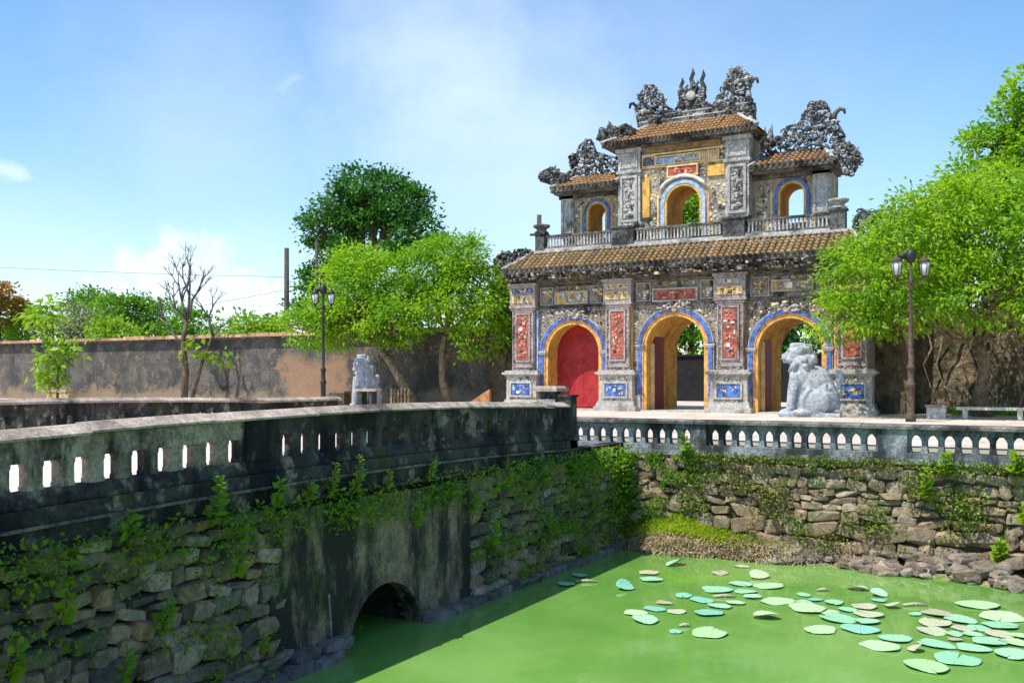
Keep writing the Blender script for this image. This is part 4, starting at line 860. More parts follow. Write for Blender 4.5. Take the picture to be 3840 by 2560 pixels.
# ------------------------------------------------------------------ small furniture
def slab_bench(name, label, x, y, L, ang, h, d, mt, ml, cat='bench', legw=.14, th=.09):
    T = thing(name, label, cat, (x, y, -.05)); ca, sa = math.cos(ang), math.sin(ang); ax = Vector((ca, sa, 0)); ay = Vector((-sa, ca, 0)); o = Vector((x, y, -.05))
    mb = MB(); mb.obox(o+Vector((0, 0, h-th/2)), ax*L/2, ay*d/2, Vector((0, 0, th/2))); mb.build('seat' if cat == 'bench' else 'table_top', mt, T)
    for s in (-1, 1): mb = MB(); mb.obox(o+ax*(s*(L/2-.25))+Vector((0, 0, (h-th)/2)), ax*legw/2, ay*d*.42, Vector((0, 0, (h-th)/2))); mb.build('leg', ml, T)
    return T
slab_bench('stone_bench', 'long low pink stone bench under the right hand tree', -1.55, 32.9, 2.0, .0, .36, .45, M_deck, M_deck)
T = thing('stone_block', 'small block of pink stone beside the low bench near the lamp post', 'stone block', (-3.1, 33.0, -.05)); mb = MB(); mb.box(-3.4, -2.85, 32.7, 33.2, -.05, .28); mb.build('body', M_deck, T); mb = MB(); mb.box(-3.44, -2.81, 32.66, 33.24, .28, .36); mb.build('top_slab', M_cap, T)
slab_bench('altar_table', 'small dark wooden altar table in front of the left stone lion', -23.75, 30.6, .95, .15, .82, .5, M_cap, M_soffit, 'table', .12, .1)
r = random.Random(41)
for i, (x, n, lab) in enumerate(((-24.3, 6, 'wooden picket crate beside the altar table'), (-23.0, 0, ''), )):
    if n:
        T = thing('picket_crate', lab, 'crate', (x, 33.6, -.05))
        for k in range(n): mb = MB(); mb.box(x-.5+k*.18, x-.42+k*.18, 33.5, 33.56, -.05, .75+r.uniform(-.05, .05)); mb.build('picket', M_coping, T)
        mb = MB(); mb.box(x-.52, x+.52, 33.565, 33.62, .5, .58); mb.box(x-.52, x+.52, 33.565, 33.62, .1, .18); mb.build('rail', M_coping, T)
# wedge shaped ramp left of the gate
T = MB(); T.prism([(-21.3, -.05), (-19.9, -.05), (-19.9, .75)], 33.6, 33.75); tag(T.build('ramp_board', plain('orange_board', (.36, .17, .07))), 'brown wooden ramp board leaning by the left pillar of the gate', 'board')
# pots and plinths along the rampart foot
r = random.Random(44)
for i, (x, w, h, lab) in enumerate(((-49.3, 1.9, .4, 'brick planter around the foot of the young tree'), (-29.0, .9, .5, 'low ochre brick plinth right of the left lamp post'))):
    T = thing('brick_planter', lab, 'planter', (x, 35.2, -.05)); mb = MB(); mb.box(x-w/2, x+w/2, 35, 35.5, -.05, h); mb.build('body', M_coping, T); mb = MB(); mb.box(x-w/2-.06, x+w/2+.06, 34.94, 35.56, h, h+.09); mb.build('rim', M_cap, T)

# ------------------------------------------------------------------ lamp posts, poles, wires
def lathe(mb, x, y, prof, n=10, mi=0):
    V = []; F = []
    for r_, z in prof:
        r_ *= .85
        for k in range(n): V.append((x+r_*math.cos(2*PI*k/n), y+r_*math.sin(2*PI*k/n), z))
    for j in range(len(prof)-1):
        for k in range(n): F.append((j*n+k, j*n+(k+1) % n, (j+1)*n+(k+1) % n, (j+1)*n+k))
    F.append(tuple(range(n))); F.append(tuple((len(prof)-1)*n+k for k in range(n))); mb.add(V, F, mi, True)
def wpos(px, d): t = (px-1920)/3600; return (-sY*d+cY*t*d, cY*d+sY*t*d)
def lamp(x, y, lab, mat, ang, up=1):
    T = thing('lamp_post', lab, 'lamp post', (x, y, -.05), 'iron lamp posts on the forecourt'); mb = MB()
    lathe(mb, x, y, [(.17, -.05), (.17, .12), (.12, .2), (.12, .95), (.15, .98), (.15, 1.05), (.1, 1.12), (.1, 1.45), (.13, 1.48), (.13, 1.55), (.075, 1.62), (.06, 3.9), (.1, 3.95), (.1, 4.02), (.05, 4.1), (.05, 4.5), (.02, 4.55)]); mb.build('post', mat, T)
    dx, dy = math.cos(ang)*up, math.sin(ang)*up
    mb = MB(); mb.tube([(x-dx*.42, y-dy*.42, 4.05), (x-dx*.3, y-dy*.3, 3.9), (x, y, 4.0), (x+dx*.3, y+dy*.3, 3.9), (x+dx*.42, y+dy*.42, 4.05)], .03, 6); mb.build('cross_arm', mat, T)
    for cx, cy, cz in ((x-dx*.42, y-dy*.42, 4.05), (x+dx*.42, y+dy*.42, 4.05)):
        mb = MB(); lathe(mb, cx, cy, [(.03, cz), (.06, cz+.04), (.11, cz+.08), (.12, cz+.1)], 6); L = mb.build('lantern', mat, T)
        mb = MB(); lathe(mb, cx, cy, [(.105, cz+.1), (.165, cz+.48)], 6); mb.build('lantern_glass', M_glass, L)
        mb = MB(); lathe(mb, cx, cy, [(.2, cz+.48), (.13, cz+.58), (.05, cz+.62), (.02, cz+.7)], 6)
        for k in range(6): a = 2*PI*k/6; mb.tube([(cx+.108*math.cos(a), cy+.108*math.sin(a), cz+.1), (cx+.17*math.cos(a), cy+.17*math.sin(a), cz+.48)], .012, 4)
        mb.build('lantern_cap', mat, L)
    mb = MB(); lathe(mb, x, y, [(.05, 4.5), (.15, 4.58), (.17, 4.72), (.14, 4.86), (.04, 4.93)], 8); mb.ell((x-.22, y, 4.72), (.14, .12, .1)); mb.build('lamp_head', M_iron, T)
lamp(*wpos(3415, 27.6), 'black and brown iron lamp post with twin lanterns before the right hand tree', M_rust, YAW+.1)
lamp(-25.2, 29.6, 'slim black iron lamp post standing left of the bushy light green tree', M_iron, YAW+.1, .75)
def wpos(px, d): t = (px-1920)/3600; return (-sY*d+cY*t*d, cY*d+sY*t*d)
P1 = wpos(1075, 60); P2 = wpos(1187, 64); P3 = wpos(2022, 46)
mb = MB(); mb.tube([(*P1, -.05), (*P1, 5), (*P1, 9.3)], [.18, .17, .15], 10); tag(mb.build('utility_pole', M_pole), 'thick plain utility pole behind the rampart, leftmost in front of the dark tree', 'pole', 'utility poles behind the walls')
mb = MB(); mb.tube([(*P2, -.05), (*P2, 10.3)], [.12, .1], 8); tag(mb.build('utility_pole', M_pole), 'thin utility pole standing against the big dark tree', 'pole', 'utility poles behind the walls')
T = thing('utility_pole', 'utility pole with a short crossarm rising left of the gate terrace', 'pole', (*P3, -.05), 'utility poles behind the walls')
mb = MB(); mb.tube([(*P3, -.05), (*P3, 9.0)], [.13, .12], 8); mb.build('shaft', M_pole, T)
mb = MB(); mb.obox((P3[0], P3[1], 8.05), Vector((cY, sY, 0))*.45, Vector((-sY, cY, 0))*.05, Vector((0, 0, .05))); mb.build('crossarm', M_pole, T)
def wire(a, za, b, zb, sag, lab):
    P = []
    for i in range(17): f = i/16; P.append((a[0]+(b[0]-a[0])*f, a[1]+(b[1]-a[1])*f, za+(zb-za)*f-sag*4*f*(1-f)))
    mb = MB(); mb.tube(P, .012, 4); tag(mb.build('power_line', M_pole), lab, 'cable')
wire(wpos(-250, 70), 9.5, P1, 7.5, .12, 'thin black power line running from far left to the thick pole')
wire(wpos(-250, 70), 3.4, P1, 6.7, .2, 'faint lower power line meeting the thick pole')

# ------------------------------------------------------------------ trees
# right hand tree in front of the gate's right end
tb = (-1.9, 34.6, -.05)
tree('shade_tree', 'broad light green shade tree overhanging the right end of the gate', 'tree', tb, [(0, 0, 0), (-.1, -.1, .8), (.1, -.3, 1.7), (-.1, -.5, 2.4)],
     [(-2.6, -2.9, 4.3, 1.9, 1.5, 1.5), (-3.6, -3.4, 3.1, 1.2, 1.1, .8), (-.6, -2.6, 5.8, 2.2, 1.7, 1.5), (-1.8, -2.6, 5.3, 1.7, 1.5, 1.3), (1.6, -2.4, 5.4, 2.3, 1.9, 1.7), (.4, -3.2, 3.9, 2.0, 1.4, 1.1), (2.4, -2.6, 3.6, 1.8, 1.5, 1.2), (1.2, -1, 6.9, 2.2, 1.8, 1.0), (3.6, -1.5, 5.2, 2.0, 2, 2.2), (-2.1, -3.2, 3.3, 1.5, 1.2, .8)],
     800, 52, .25, .17, .42, L_right, M_barkp, .24, droop=.55, twigs=12)
tree('tall_tree', 'tall green tree rising at the right edge above the shade tree', 'tree', (*wpos(3790, 46), -.05), [(0, 0, 0), (.2, 0, 5), (0, .2, 9)],
     [(-.9, 0, 12.6, 1.1, 1.3, .8), (-1.6, 0, 11.2, 1.2, 1.3, .7), (.2, 0, 13.7, 1.0, 1.3, .9), (1.0, 0, 15.0, 1.1, 1.4, .9), (1.2, 0, 12.4, 1.8, 1.8, 1.4), (2.4, 0, 14, 1.8, 1.8, 1.8), (0, 0, 10.6, 2.0, 1.8, 1.2), (-2.6, .3, 9.4, 1.5, 1.4, .8), (-4.2, .3, 8.2, 1.5, 1.4, .8)],
     330, 34, .34, .3, .5, L_bright, M_bark, .4, droop=.1)
# pair of bright trees left of the gate
tree('leaning_tree', 'bushy bright green tree with a leaning trunk behind the left stone lion', 'tree', (-24.0, 34.0, -.05), [(0, 0, 0), (-.35, -.1, .9), (-1.0, -.2, 1.9), (-1.7, -.3, 2.8)],
     [(-2.6, -.5, 5.0, 1.9, 1.5, 1.5), (-1.2, -.4, 5.4, 1.5, 1.4, 1.1), (-3.8, -.6, 4.2, 1.5, 1.2, 1.0), (-5.0, -.9, 3.5, 1.5, 1.1, .75), (-1.9, -.8, 4.0, 2.2, 1.5, 1.1), (.1, -.5, 4.2, 1.5, 1.3, 1.1), (-4.0, -.6, 3.2, 1.3, 1.1, .6), (-.3, -.6, 3.3, 1.3, 1.2, .6), (-2.6, -.3, 6.3, 1.3, 1.2, .7)],
     430, 46, .27, .19, .42, L_bright, M_barkp, .27, droop=.4)
tree('slender_tree', 'rounded bright green tree on a slender trunk just left of the gate', 'tree', (-22.4, 34.5, -.05), [(0, 0, 0), (-.3, -.1, 1.1), (-.35, -.1, 2.4), (-.1, -.1, 3.3)],
     [(.1, -.3, 6.3, 1.5, 1.3, 1.0), (1.2, -.3, 4.9, 1.3, 1.2, 1.3), (-1.2, -.3, 5.7, 1.2, 1.2, 1.2), (.9, -.5, 6.2, 1.2, 1.1, .9), (.2, -.5, 4.4, 1.6, 1.2, .8), (2.0, -.2, 4.0, .9, 1.0, 1.1), (1.6, 0, 3.0, 1.2, .9, .9)],
     300, 46, .27, .19, .42, L_bright, M_barkp, .19, droop=.5)
bx = wpos(1370, 66)
tree('big_dark_tree', 'huge dark green tree with a domed crown rising behind the rampart wall', 'tree', (*bx, -.05), [(0, 0, 0), (.2, 0, 4), (-.2, 0, 7.5)],
     [(-2.3, 0, 13.2, 1.7, 1.7, 1.1), (-.3, 0, 14.4, 1.7, 1.8, 1.1), (1.7, 0, 14.1, 1.5, 1.7, 1.0), (3.4, 0, 12.8, 1.4, 1.7, 1.1), (-3.9, 0, 11.8, 1.3, 1.6, 1.0), (4.5, 0, 11.0, 1.0, 1.5, 1.2), (-.6, .3, 12.4, 1.8, 1.8, .9), (1.7, .3, 12.0, 1.6, 1.8, .9), (-3.0, 0, 10.0, 1.2, 1.5, .8), (3.4, 0, 9.8, 1.5, 1.6, .7), (-4.0, 0, 8.0, 1.4, 1.6, 1.1), (-4.9, 0, 5.9, 1.0, 1.4, .8), (-1.2, .2, 10.6, 1.0, 1.3, .6)],
     330, 56, .42, .3, .6, L_dark, M_bark, .75, droop=.0, shell=.6, twigs=8)
# trees beyond the left rampart
def far_tree(px, d, ztop, wid, hgt, mat, lab, nm='far_tree', cl=90, leaf=.3):
    x, y = wpos(px, d); z = ztop-hgt
    tree(nm, lab, 'tree', (x, y, -.05), [(0, 0, 0), (.1, 0, max(.8, z*.6)), (0, 0, max(1.2, z))],
         [(-wid*.28, 0, z+hgt*.55, wid*.3, 1.2, hgt*.45), (wid*.25, 0, z+hgt*.5, wid*.3, 1.2, hgt*.42), (0, 0, z+hgt*.66, wid*.32, 1.3, hgt*.4), (0, 0, z+hgt*.15, wid*.5, 1.2, hgt*.4)], cl, 30, .34, leaf, .55, mat, M_bark, .2, 'trees beyond the left rampart', droop=.1)
far_tree(-5, 68, 8.0, 2.2, 2.4, L_rust, 'rusty orange tree at the far left edge beyond the rampart', cl=50)
far_tree(60, 70, 6.6, 5.5, 3.4, L_lime, 'yellow green shrubby tree below the rusty one at far left', cl=110)
far_tree(290, 66, 6.2, 3.8, 3.0, L_grey, 'grey leafless looking scrub above the rampart between green trees', cl=60, leaf=.2)
far_tree(330, 80, 8.4, 6.0, 4.6, L_hedge, 'dark green tree behind the grey scrub', cl=120)
far_tree(450, 72, 7.6, 4.6, 4.2, L_hedge, 'round green tree left of the bare tree, near the grey scrub', cl=110)
far_tree(580, 72, 7.3, 5.0, 4.2, L_hedge, 'low spreading green tree directly behind the bare tree', cl=120)
far_tree(720, 68, 6.0, 3.6, 3.2, L_hedge, 'small green tree showing right of the bare tree trunk', cl=90)
far_tree(440, 62, 4.9, 2.8, 1.6, L_lime, 'patch of lime green shrub just above the coping left of the bare tree', 'far_shrub', 40)
far_tree(960, 60, 4.9, 5.0, 2.0, L_lime, 'lime green shrub on the rampart top left of the thick pole', 'far_shrub', 110)
far_tree(1010, 75, 6.0, 2.4, 2.6, L_dark, 'small dark conifer like tree beside the thick pole', cl=50)
far_tree(2590, 58, 7.4, 7, 6, L_hedge, 'green courtyard tree seen through the central arch', 'courtyard_tree', 200)
far_tree(2590, 58, 13.0, 6, 4, L_bright, 'bright tree seen through the upper central window', 'courtyard_tree', 150)
far_tree(2930, 60, 9.2, 2.2, 2.5, L_bright, 'tree top seen through the right upper window', 'courtyard_tree', 50)
far_tree(2940, 56, 6.0, 6, 5.4, L_dark, 'dark courtyard tree seen through the right arch', 'courtyard_tree', 160)
far_tree(3420, 52, 8.5, 9, 4.5, L_hedge, 'green tree mass behind the right rampart', 'courtyard_tree', 200)
# broad leaved palm like plants
def blade_plant(name, lab, base, h, n, L, w, mat, stem=.05, group=None, cat='plant'):
    T = thing(name, lab, cat, base, group); B = Vector(base); mb = MB(); mb.tube([B, B+Vector((.05, 0, h*.5)), B+Vector((0, 0, h))], [stem, stem*.8, stem*.6], 6); mb.build('stem', M_barkp, T); r = random.Random(int(B.x*10))
    for k in range(n):
        a = 2*PI*k/n+r.uniform(-.3, .3); up = r.uniform(.3, 1.2); d = Vector((math.cos(a), math.sin(a), 0)); s_ = Vector((-math.sin(a), math.cos(a), 0)); V = []
        for i in range(6):
            f = i/5; c = B+Vector((0, 0, h*r.uniform(.9, .96)))+d*(L*f)+Vector((0, 0, L*(up*f-(up*.5+.5)*f*f))); ww = w*math.sin(PI*min(.97, f*.9+.08)); V += [c-s_*ww, c+Vector((0, 0, -.03)), c+s_*ww]
        F = [(i*3+j, i*3+j+1, (i+1)*3+j+1, (i+1)*3+j) for i in range(5) for j in range(2)]
        mb = MB(); mb.add(V, F, 0, True); mb.build('leaf', mat, T)
x, y = wpos(170, 62); blade_plant('banana_plant', 'bright broad leaved plant rising above the coping at far left', (x, y, -.05), 5.2, 22, 2.0, .2, L_lime, .1)
x, y = wpos(820, 54); blade_plant('banana_plant', 'grey green spiky leaved plant above the coping right of the bare tree', (x, y, -.05), 3.9, 9, 1.7, .13, L_hedge, .09)
# young tree in front of rampart
x, y = wpos(215, 50)
tree('young_tree', 'thin young tree with large fresh green leaves against the rampart at left', 'tree', (x, y, -.05), [(0, 0, 0), (.05, 0, 1.4), (-.2, 0, 2.9)],
     [(-.4, -.1, 1.5, .7, .5, .6), (.5, -.1, 2.2, .7, .5, .5), (.9, -.1, 2.7, .5, .4, .3), (-.2, -.1, 2.3, .5, .5, .6), (.1, -.1, 1.1, .5, .5, .3), (-.7, -.1, 3.3, .5, .5, .6), (-.8, -.1, 4.3, .5, .5, .6), (-.5, -.1, 5.0, .35, .4, .5)], 75, 7, .28, .42, .6, L_lime, M_bark, .06, twigs=3)
# bare tree
def bare(mb, a, d, L, r0, depth, r):
    b = a+d*L; m = a.lerp(b, .5)+Vector((r.uniform(-1, 1), r.uniform(-1, 1), 0))*L*.08; mb.tube([a, m, b], [r0, r0*.85, r0*.68], 5 if depth > 1 else 4)
    if depth == 0: return
    for k in range(r.choice([2, 2, 3])):
        nd = (d+Vector((r.gauss(0, .5), r.gauss(0, .35), r.uniform(-.1, .35)))).normalized(); bare(mb, b if k else b, nd, L*r.uniform(.6, .85), r0*.62, depth-1, r)
x, y = wpos(690, 48.5); T = thing('bare_tree', 'leafless grey tree with twisted twin stems standing before the rampart', 'tree', (x, y, -.05)); r = random.Random(17)
A = Vector((x, y, -.05)); R_ = Vector((cY, sY, 0)); mb = MB()
mb.tube([A, A+R_*.1+Vector((0, 0, 1.5)), A+R_*-.05+Vector((0, 0, 3.2)), A+R_*.15+Vector((0, 0, 4.2))], [.17, .15, .13, .11], 8); mb.tube([A+R_*.35, A+R_*.9+Vector((0, 0, 2)), A+R_*1.45+Vector((0, 0, 3.4))], [.11, .09, .07], 7); mb.build('trunk', M_bark, T)
mb = MB(); s0 = A+R_*.15+Vector((0, 0, 4.15))
for dv, L, r0 in (((-.75, .1, .75), .85, .085), ((-.25, 0, 1), 1.0, .09), ((.25, 0, 1), 1.0, .09), ((.1, 0, 1), 1.25, .09)): bare(mb, s0, (R_*dv[0]+Vector((0, 0, dv[2]))).normalized(), L, r0, 4, r)
bare(mb, A+R_*-.05+Vector((0, 0, 2.8)), (R_*-.7+Vector((0, 0, .9))).normalized(), 1.0, .09, 4, r)
bare(mb, A+R_*1.45+Vector((0, 0, 3.4)), (R_*-.25+Vector((0, 0, 1))).normalized(), .9, .09, 4, r); bare(mb, A+R_*1.2+Vector((0, 0, 2.8)), (R_*.5+Vector((0, 0, .9))).normalized(), .7, .06, 3, r)
mb.build('branches', M_dead, T)
Pl = []
for cx, cz, n in ((.5, 2.9, 26), (1.2, 2.5, 20), (1.7, 2.1, 14), (2.2, 2.4, 12), (.4, 2.3, 8)):
    for _ in range(n): q = A+R_*(cx+r.gauss(0, .3))+Vector((r.gauss(0, .1), -.2+r.gauss(0, .1), cz+r.gauss(0, .2))); Pl.append(tuple(q))
Pl = np.array(Pl); leaves('foliage', Pl, rng.normal(size=Pl.shape)+np.array([0, 0, -.2]), rng.uniform(.28, .5, len(Pl)), .55, L_lime, T)

# ------------------------------------------------------------------ vegetation on the walls
def wallpts(n, f):
    P = [];
    while len(P) < n:
        p = f()
        if p: P.append(p)
    return np.array(P)
def bridge_cov():
    y = random.uniform(3.9, 18.6); z = random.uniform(-2.15, -.16)
    d = .42+.75*noise.noise((y*1.3, z*2.4, 5))+.55*noise.noise((y*3.6, z*4.5, 2)); top = math.exp(-((z+.44)/.24)**2)*max(.25, min(1, .7+1.3*noise.noise((y*1.9, 3.3, z*2))))
    low = .36 if y < 8.3 else (.05 if y < 12.4 else .75); corner = max(0, (y-14)/4.5)
    pr = max(top*.95 if 5 < y else top*.6, low*max(0, d-.2)*1.5, corner*1.15*min(1, max(.15, .5+1.3*noise.noise((y*2.1, z*3.1, 8)))) if z > -2.0 else 0)
    if 8.3 < y < 12.4 and z < -.7: pr *= .10
    if random.random() > pr: return None
    return (-7.72+random.random()**2*(.12+.14*corner), y, z)
P = wallpts(11000, bridge_cov); D = rng.normal(size=P.shape)*.7+np.array([.8, -.15, .15])
stuff(leaves('wall_creeper', P, D, rng.uniform(.025, .07, len(P)), .6, L_creep))
P = wallpts(3600, bridge_cov); D = rng.normal(size=P.shape)*.6+np.array([.7, -.1, .4]); P[:, 0] += .03
stuff(leaves('wall_weeds', P, D, rng.uniform(.04, .09, len(P)), .6, L_lime))
def corner_cov():
    x = -8+abs(random.gauss(0, 1.25)); z = random.uniform(-1.95, -.3)
    if x > -5.3+(z+.3)*1.1 or noise.noise((x*1.6, z*2.3, 6))+.4*noise.noise((x*5, z*6, 1)) < -.12: return None
    return (x, 18.55-random.random()**2*(.14+.05*max(0, -5.5-x)), z)
P = wallpts(8000, corner_cov); D = rng.normal(size=P.shape)*.7+np.array([.2, -.8, .2]); stuff(leaves('corner_creeper', P, D, rng.uniform(.025, .06, len(P)), .5, L_creep))
P = wallpts(1100, corner_cov); D = rng.normal(size=P.shape)*.5+np.array([.2, -.6, .6]); stuff(leaves('corner_weeds', P, D, rng.uniform(.04, .10, len(P)), .35, L_weed))
def mound():
    x = random.gauss(-6.2, .75); y = random.uniform(bank_y(x)+.15, 18.7)
    if not -7.9 < x < -3.8: return None
    return (x, y, WZ+.12+(y-bank_y(x))/(18.7-bank_y(x))*(.25+.42*math.exp(-((x+6.6)/1.2)**2)))
P = wallpts(5200, mound); P = P[P[:, 1] > 18.15]; D = rng.normal(size=P.shape)*.45+np.array([0, -.3, 1]); stuff(leaves('bank_grass', P, D, rng.uniform(.05, .13, len(P)), .25, L_grass))
def roots():
    x = random.gauss(-6.0, 1.1)
    if not -8 < x < -2.6: return None
    y = bank_y(x)+random.uniform(-.02, .3); return (x, y, WZ+.02+(y-bank_y(x))*1.0+random.random()*.08)
P = wallpts(3600, roots); D = rng.normal(size=P.shape)*.6+np.array([0, -.6, -.5]); stuff(leaves('dry_roots', P, D, rng.uniform(.06, .17, len(P)), .16, L_straw))
def rubble_cov():
    x = random.uniform(-6.5, 1.6); z = random.uniform(-2.0, -.26); d = noise.noise((x*1.2, z*1.6, 9))+.5*noise.noise((x*3.5, z*3.5, 4)); top = math.exp(-((z+.32)/.10)**2)*.8; r_ = max(0, (x+1.0)/2.4)
    if random.random() > max(top, d*.9+.02, r_*max(0, d+.1)): return None
    return (x, 18.5-random.random()*.12-max(0, -1.1-z)*.1, z)
P = wallpts(7500, rubble_cov); D = rng.normal(size=P.shape)*.7+np.array([0, -.8, .3]); stuff(leaves('rubble_moss', P, D, rng.uniform(.03, .08, len(P)), .6, leaf_mat('moss_leaf', (.09, .17, .012), (.2, .28, .02), (.14, .15, .02), .2)))
# single weeds
def weed(base, h, n, leaf, lab, mat=L_lime, out=(1, 0, 0), grp='leafy weeds rooted in the walls', flat=False):
    h *= 1.15; leaf *= 1.2; n = int(n*1.35); T = thing('leafy_weed', lab, 'weed', base, grp); B = Vector(base); o = Vector(out); r = random.Random(int(B.y*97+B.z*31)); mb = MB()
    tip = B+Vector((0, 0, h))+o*h*(.25 if not flat else .5); mid = B.lerp(tip, .5)+o*h*.12; mb.tube([B, mid, tip], [.012, .009, .005], 5); mb.build('stem', M_barkp, T); P = []; D = []
    for k in range(n):
        f = (k+.5)/n; p = B.lerp(tip, f)+o*h*.1*math.sin(PI*f); a = k*2.4; P.append(tuple(p)); D.append((math.cos(a)*.9+o.x*.4, math.sin(a)*.9+o.y*.4, .45))
    leaves('foliage', np.array(P), np.array(D), leaf*rng.uniform(.75, 1.2, n)*np.linspace(1.15, .6, n), .72, mat, T)
wl = [(7.25, -.62, .42, 22, .12, 'upright leafy weed with stacked round leaves on the bridge ledge, leftmost of the tall ones'), (8.2, -.6, .30, 14, .11, 'broad leafed weed in the ledge right of the leftmost tall weed'),
      (9.15, -.58, .36, 20, .09, 'tall narrow weed on the bridge ledge left of centre above the arch'), (9.6, -.58, .42, 22, .09, 'tallest narrow weed on the bridge ledge above the arch'), (8.75, -.62, .22, 12, .11, 'low bushy weed between the tall weeds on the bridge ledge'),
      (6.2, -.66, .28, 12, .13, 'loose leafy weed at the left on the bridge ledge'), (10.3, -.6, .2, 10, .09, 'small weed over the crown of the culvert arch'), (11.3, -.6, .26, 14, .1, 'small bushy weed right of the culvert arch on the ledge'),
      (12.4, -.95, .3, 14, .12, 'drooping weed right of the plaster panel'), (12.9, -1.55, .42, 18, .14, 'large leafed weed low on the wall right of the plaster panel'), (7.6, -1.0, .25, 12, .12, 'leafy weed on the stones left of the plaster panel'),
      (6.6, -1.35, .3, 16, .12, 'leafy clump among the stones below the ledge'), (5.5, -1.0, .3, 14, .12, 'leafy clump high among the left stones'), (5.0, -1.35, .35, 18, .12, 'leafy clump at the left edge of the stone face'), (6.1, -1.7, .3, 14, .1, 'leafy clump low among the left stones'), (10.95, -.95, .25, 10, .12, 'hanging weed on the plaster above the arch'), (7.9, -1.9, .2, 10, .1, 'small weed near the footing left of the arch')]
for y, z, h, n, l, lab in wl: z = z+.24 if z > -.7 else z; weed((-7.7+max(0, -1.2-z)*.1, y, z+hump(y)), h, n, l, lab)
for x, z, h, n, l, lab in ((-6.35, -.3, .35, 16, .14, 'bright weed on top of the rubble wall left end'), (-1.9, -.95, .5, 24, .16, 'tall bright weed halfway up the rubble wall'), (-1.6, -.55, .4, 20, .16, 'leafy weed near the top of the rubble wall above the tall one'), (-.5, -.45, .35, 24, .17, 'spreading weed at the top of the rubble wall near the right edge'), (.0, -.5, .35, 22, .17, 'topmost right weed on the rubble wall'), (-.35, -1.3, .35, 18, .16, 'bright weed at mid height near the right edge of the rubble wall'), (-.75, -1.95, .35, 22, .16, 'bright weed low on the rubble wall near the boulders')):
    weed((x, 18.45-max(0, -1.1-z)*.1, z), h, n, l, lab, L_lime, (0, -1, 0))
mb_P = wallpts(500, lambda: (random.uniform(-3, 3), random.uniform(34.8, 35.9), -.05)); D = rng.normal(size=mb_P.shape)*.4+np.array([0, 0, 1]); stuff(leaves('bed_grass', mb_P, D, rng.uniform(.2, .45, len(mb_P)), .2, L_hedge))

# ------------------------------------------------------------------ lily pads
def pad_mat(name, c1, c2):
    m, t, b = new_mat(name, .6, .3); oi = N(t, 'ShaderNodeObjectInfo'); col = mixc(t, oi.outputs['Random'], c1, c2); n1 = nse(t, 9, 6, .6); col = mixc(t, step(t, n1, .55, .75, 0, .35), col, (.38, .40, .16))
    g = N(t, 'ShaderNodeTexCoord'); sp = N(t, 'ShaderNodeSeparateXYZ'); t.links.new(g.outputs['Object'], sp.inputs[0])
    an = math2('ARCTAN2', sp.outputs['Y'], sp.outputs['X'], t); vv = math2('POWER', math2('ABSOLUTE', math2('COSINE', math2('MULTIPLY', an, 7.0, t), None, t), None, t), 24.0, t)
    col = mixc(t, math2('MULTIPLY', vv, .35, t), col, tuple(x*.45 for x in c1))
    t.links.new(col, b.inputs['Base Color']); bump(t, b, math2('ADD', n1, vv, t), .35, .02); return m
M_pale = pad_mat('pale_pad', (.34, .55, .27), (.43, .61, .34)); M_mint = pad_mat('mint_pad', (.24, .52, .31), (.32, .57, .36)); M_turq = pad_mat('turquoise_pad', (.17, .46, .33), (.23, .51, .37))
M_pk = pad_mat('fading_pad', (.40, .48, .30), (.46, .42, .30)); M_bn = pad_mat('brown_pad', (.34, .37, .24), (.42, .38, .28))
def pad_mesh(seed, mat, curl=0., name='lily_pad'):
    r = random.Random(seed); n = 22; notch = r.choice([.02, .03, .08]); V = [(0, 0, .01)]; F = []; ph = r.uniform(0, 6)
    for ring in (.5, .85, 1.0):
        for k in range(n+1):
            a = notch+(2*PI-2*notch)*k/n; rr = ring*(1+.05*math.sin(3*a+ph)+.04*math.sin(5*a+ph*2)); z = .012+(.012*ring*math.sin(4*a+ph))+(.05*(ring > .9)*max(0, math.sin(a*1.5+ph)))*1.3+curl*max(0, math.cos(a-ph))**2*ring*ring
            V.append((rr*math.cos(a), rr*math.sin(a), z))
    for k in range(n): F.append((0, 1+k, 2+k))
    for j in range(2):
        for k in range(n): o = 1+j*(n+1); F.append((o+k, o+n+1+k, o+n+2+k, o+k+1))
    V2 = V+[(x, y, z-.02) for x, y, z in V]; L = len(V); F2 = F+[tuple(i+L for i in f)[::-1] for f in F]
    o = 1+2*(n+1)
    for k in range(n): F2.append((o+k, o+k+L, o+k+1+L, o+k+1))
    mb = MB(); mb.add(V2, F2, 0, True); return mb.mesh(name, mat)
PM = {k: [pad_mesh(i*7+j, m) for j in range(4)] for i, (k, m) in enumerate((('p', M_pale), ('m', M_mint), ('t', M_turq), ('f', M_pk), ('b', M_bn)))}
PMC = {k: [pad_mesh(100+i*7+j, m, .3) for j in range(3)] for i, (k, m) in enumerate((('p', M_pale), ('m', M_mint), ('t', M_turq), ('f', M_pk), ('b', M_bn)))}
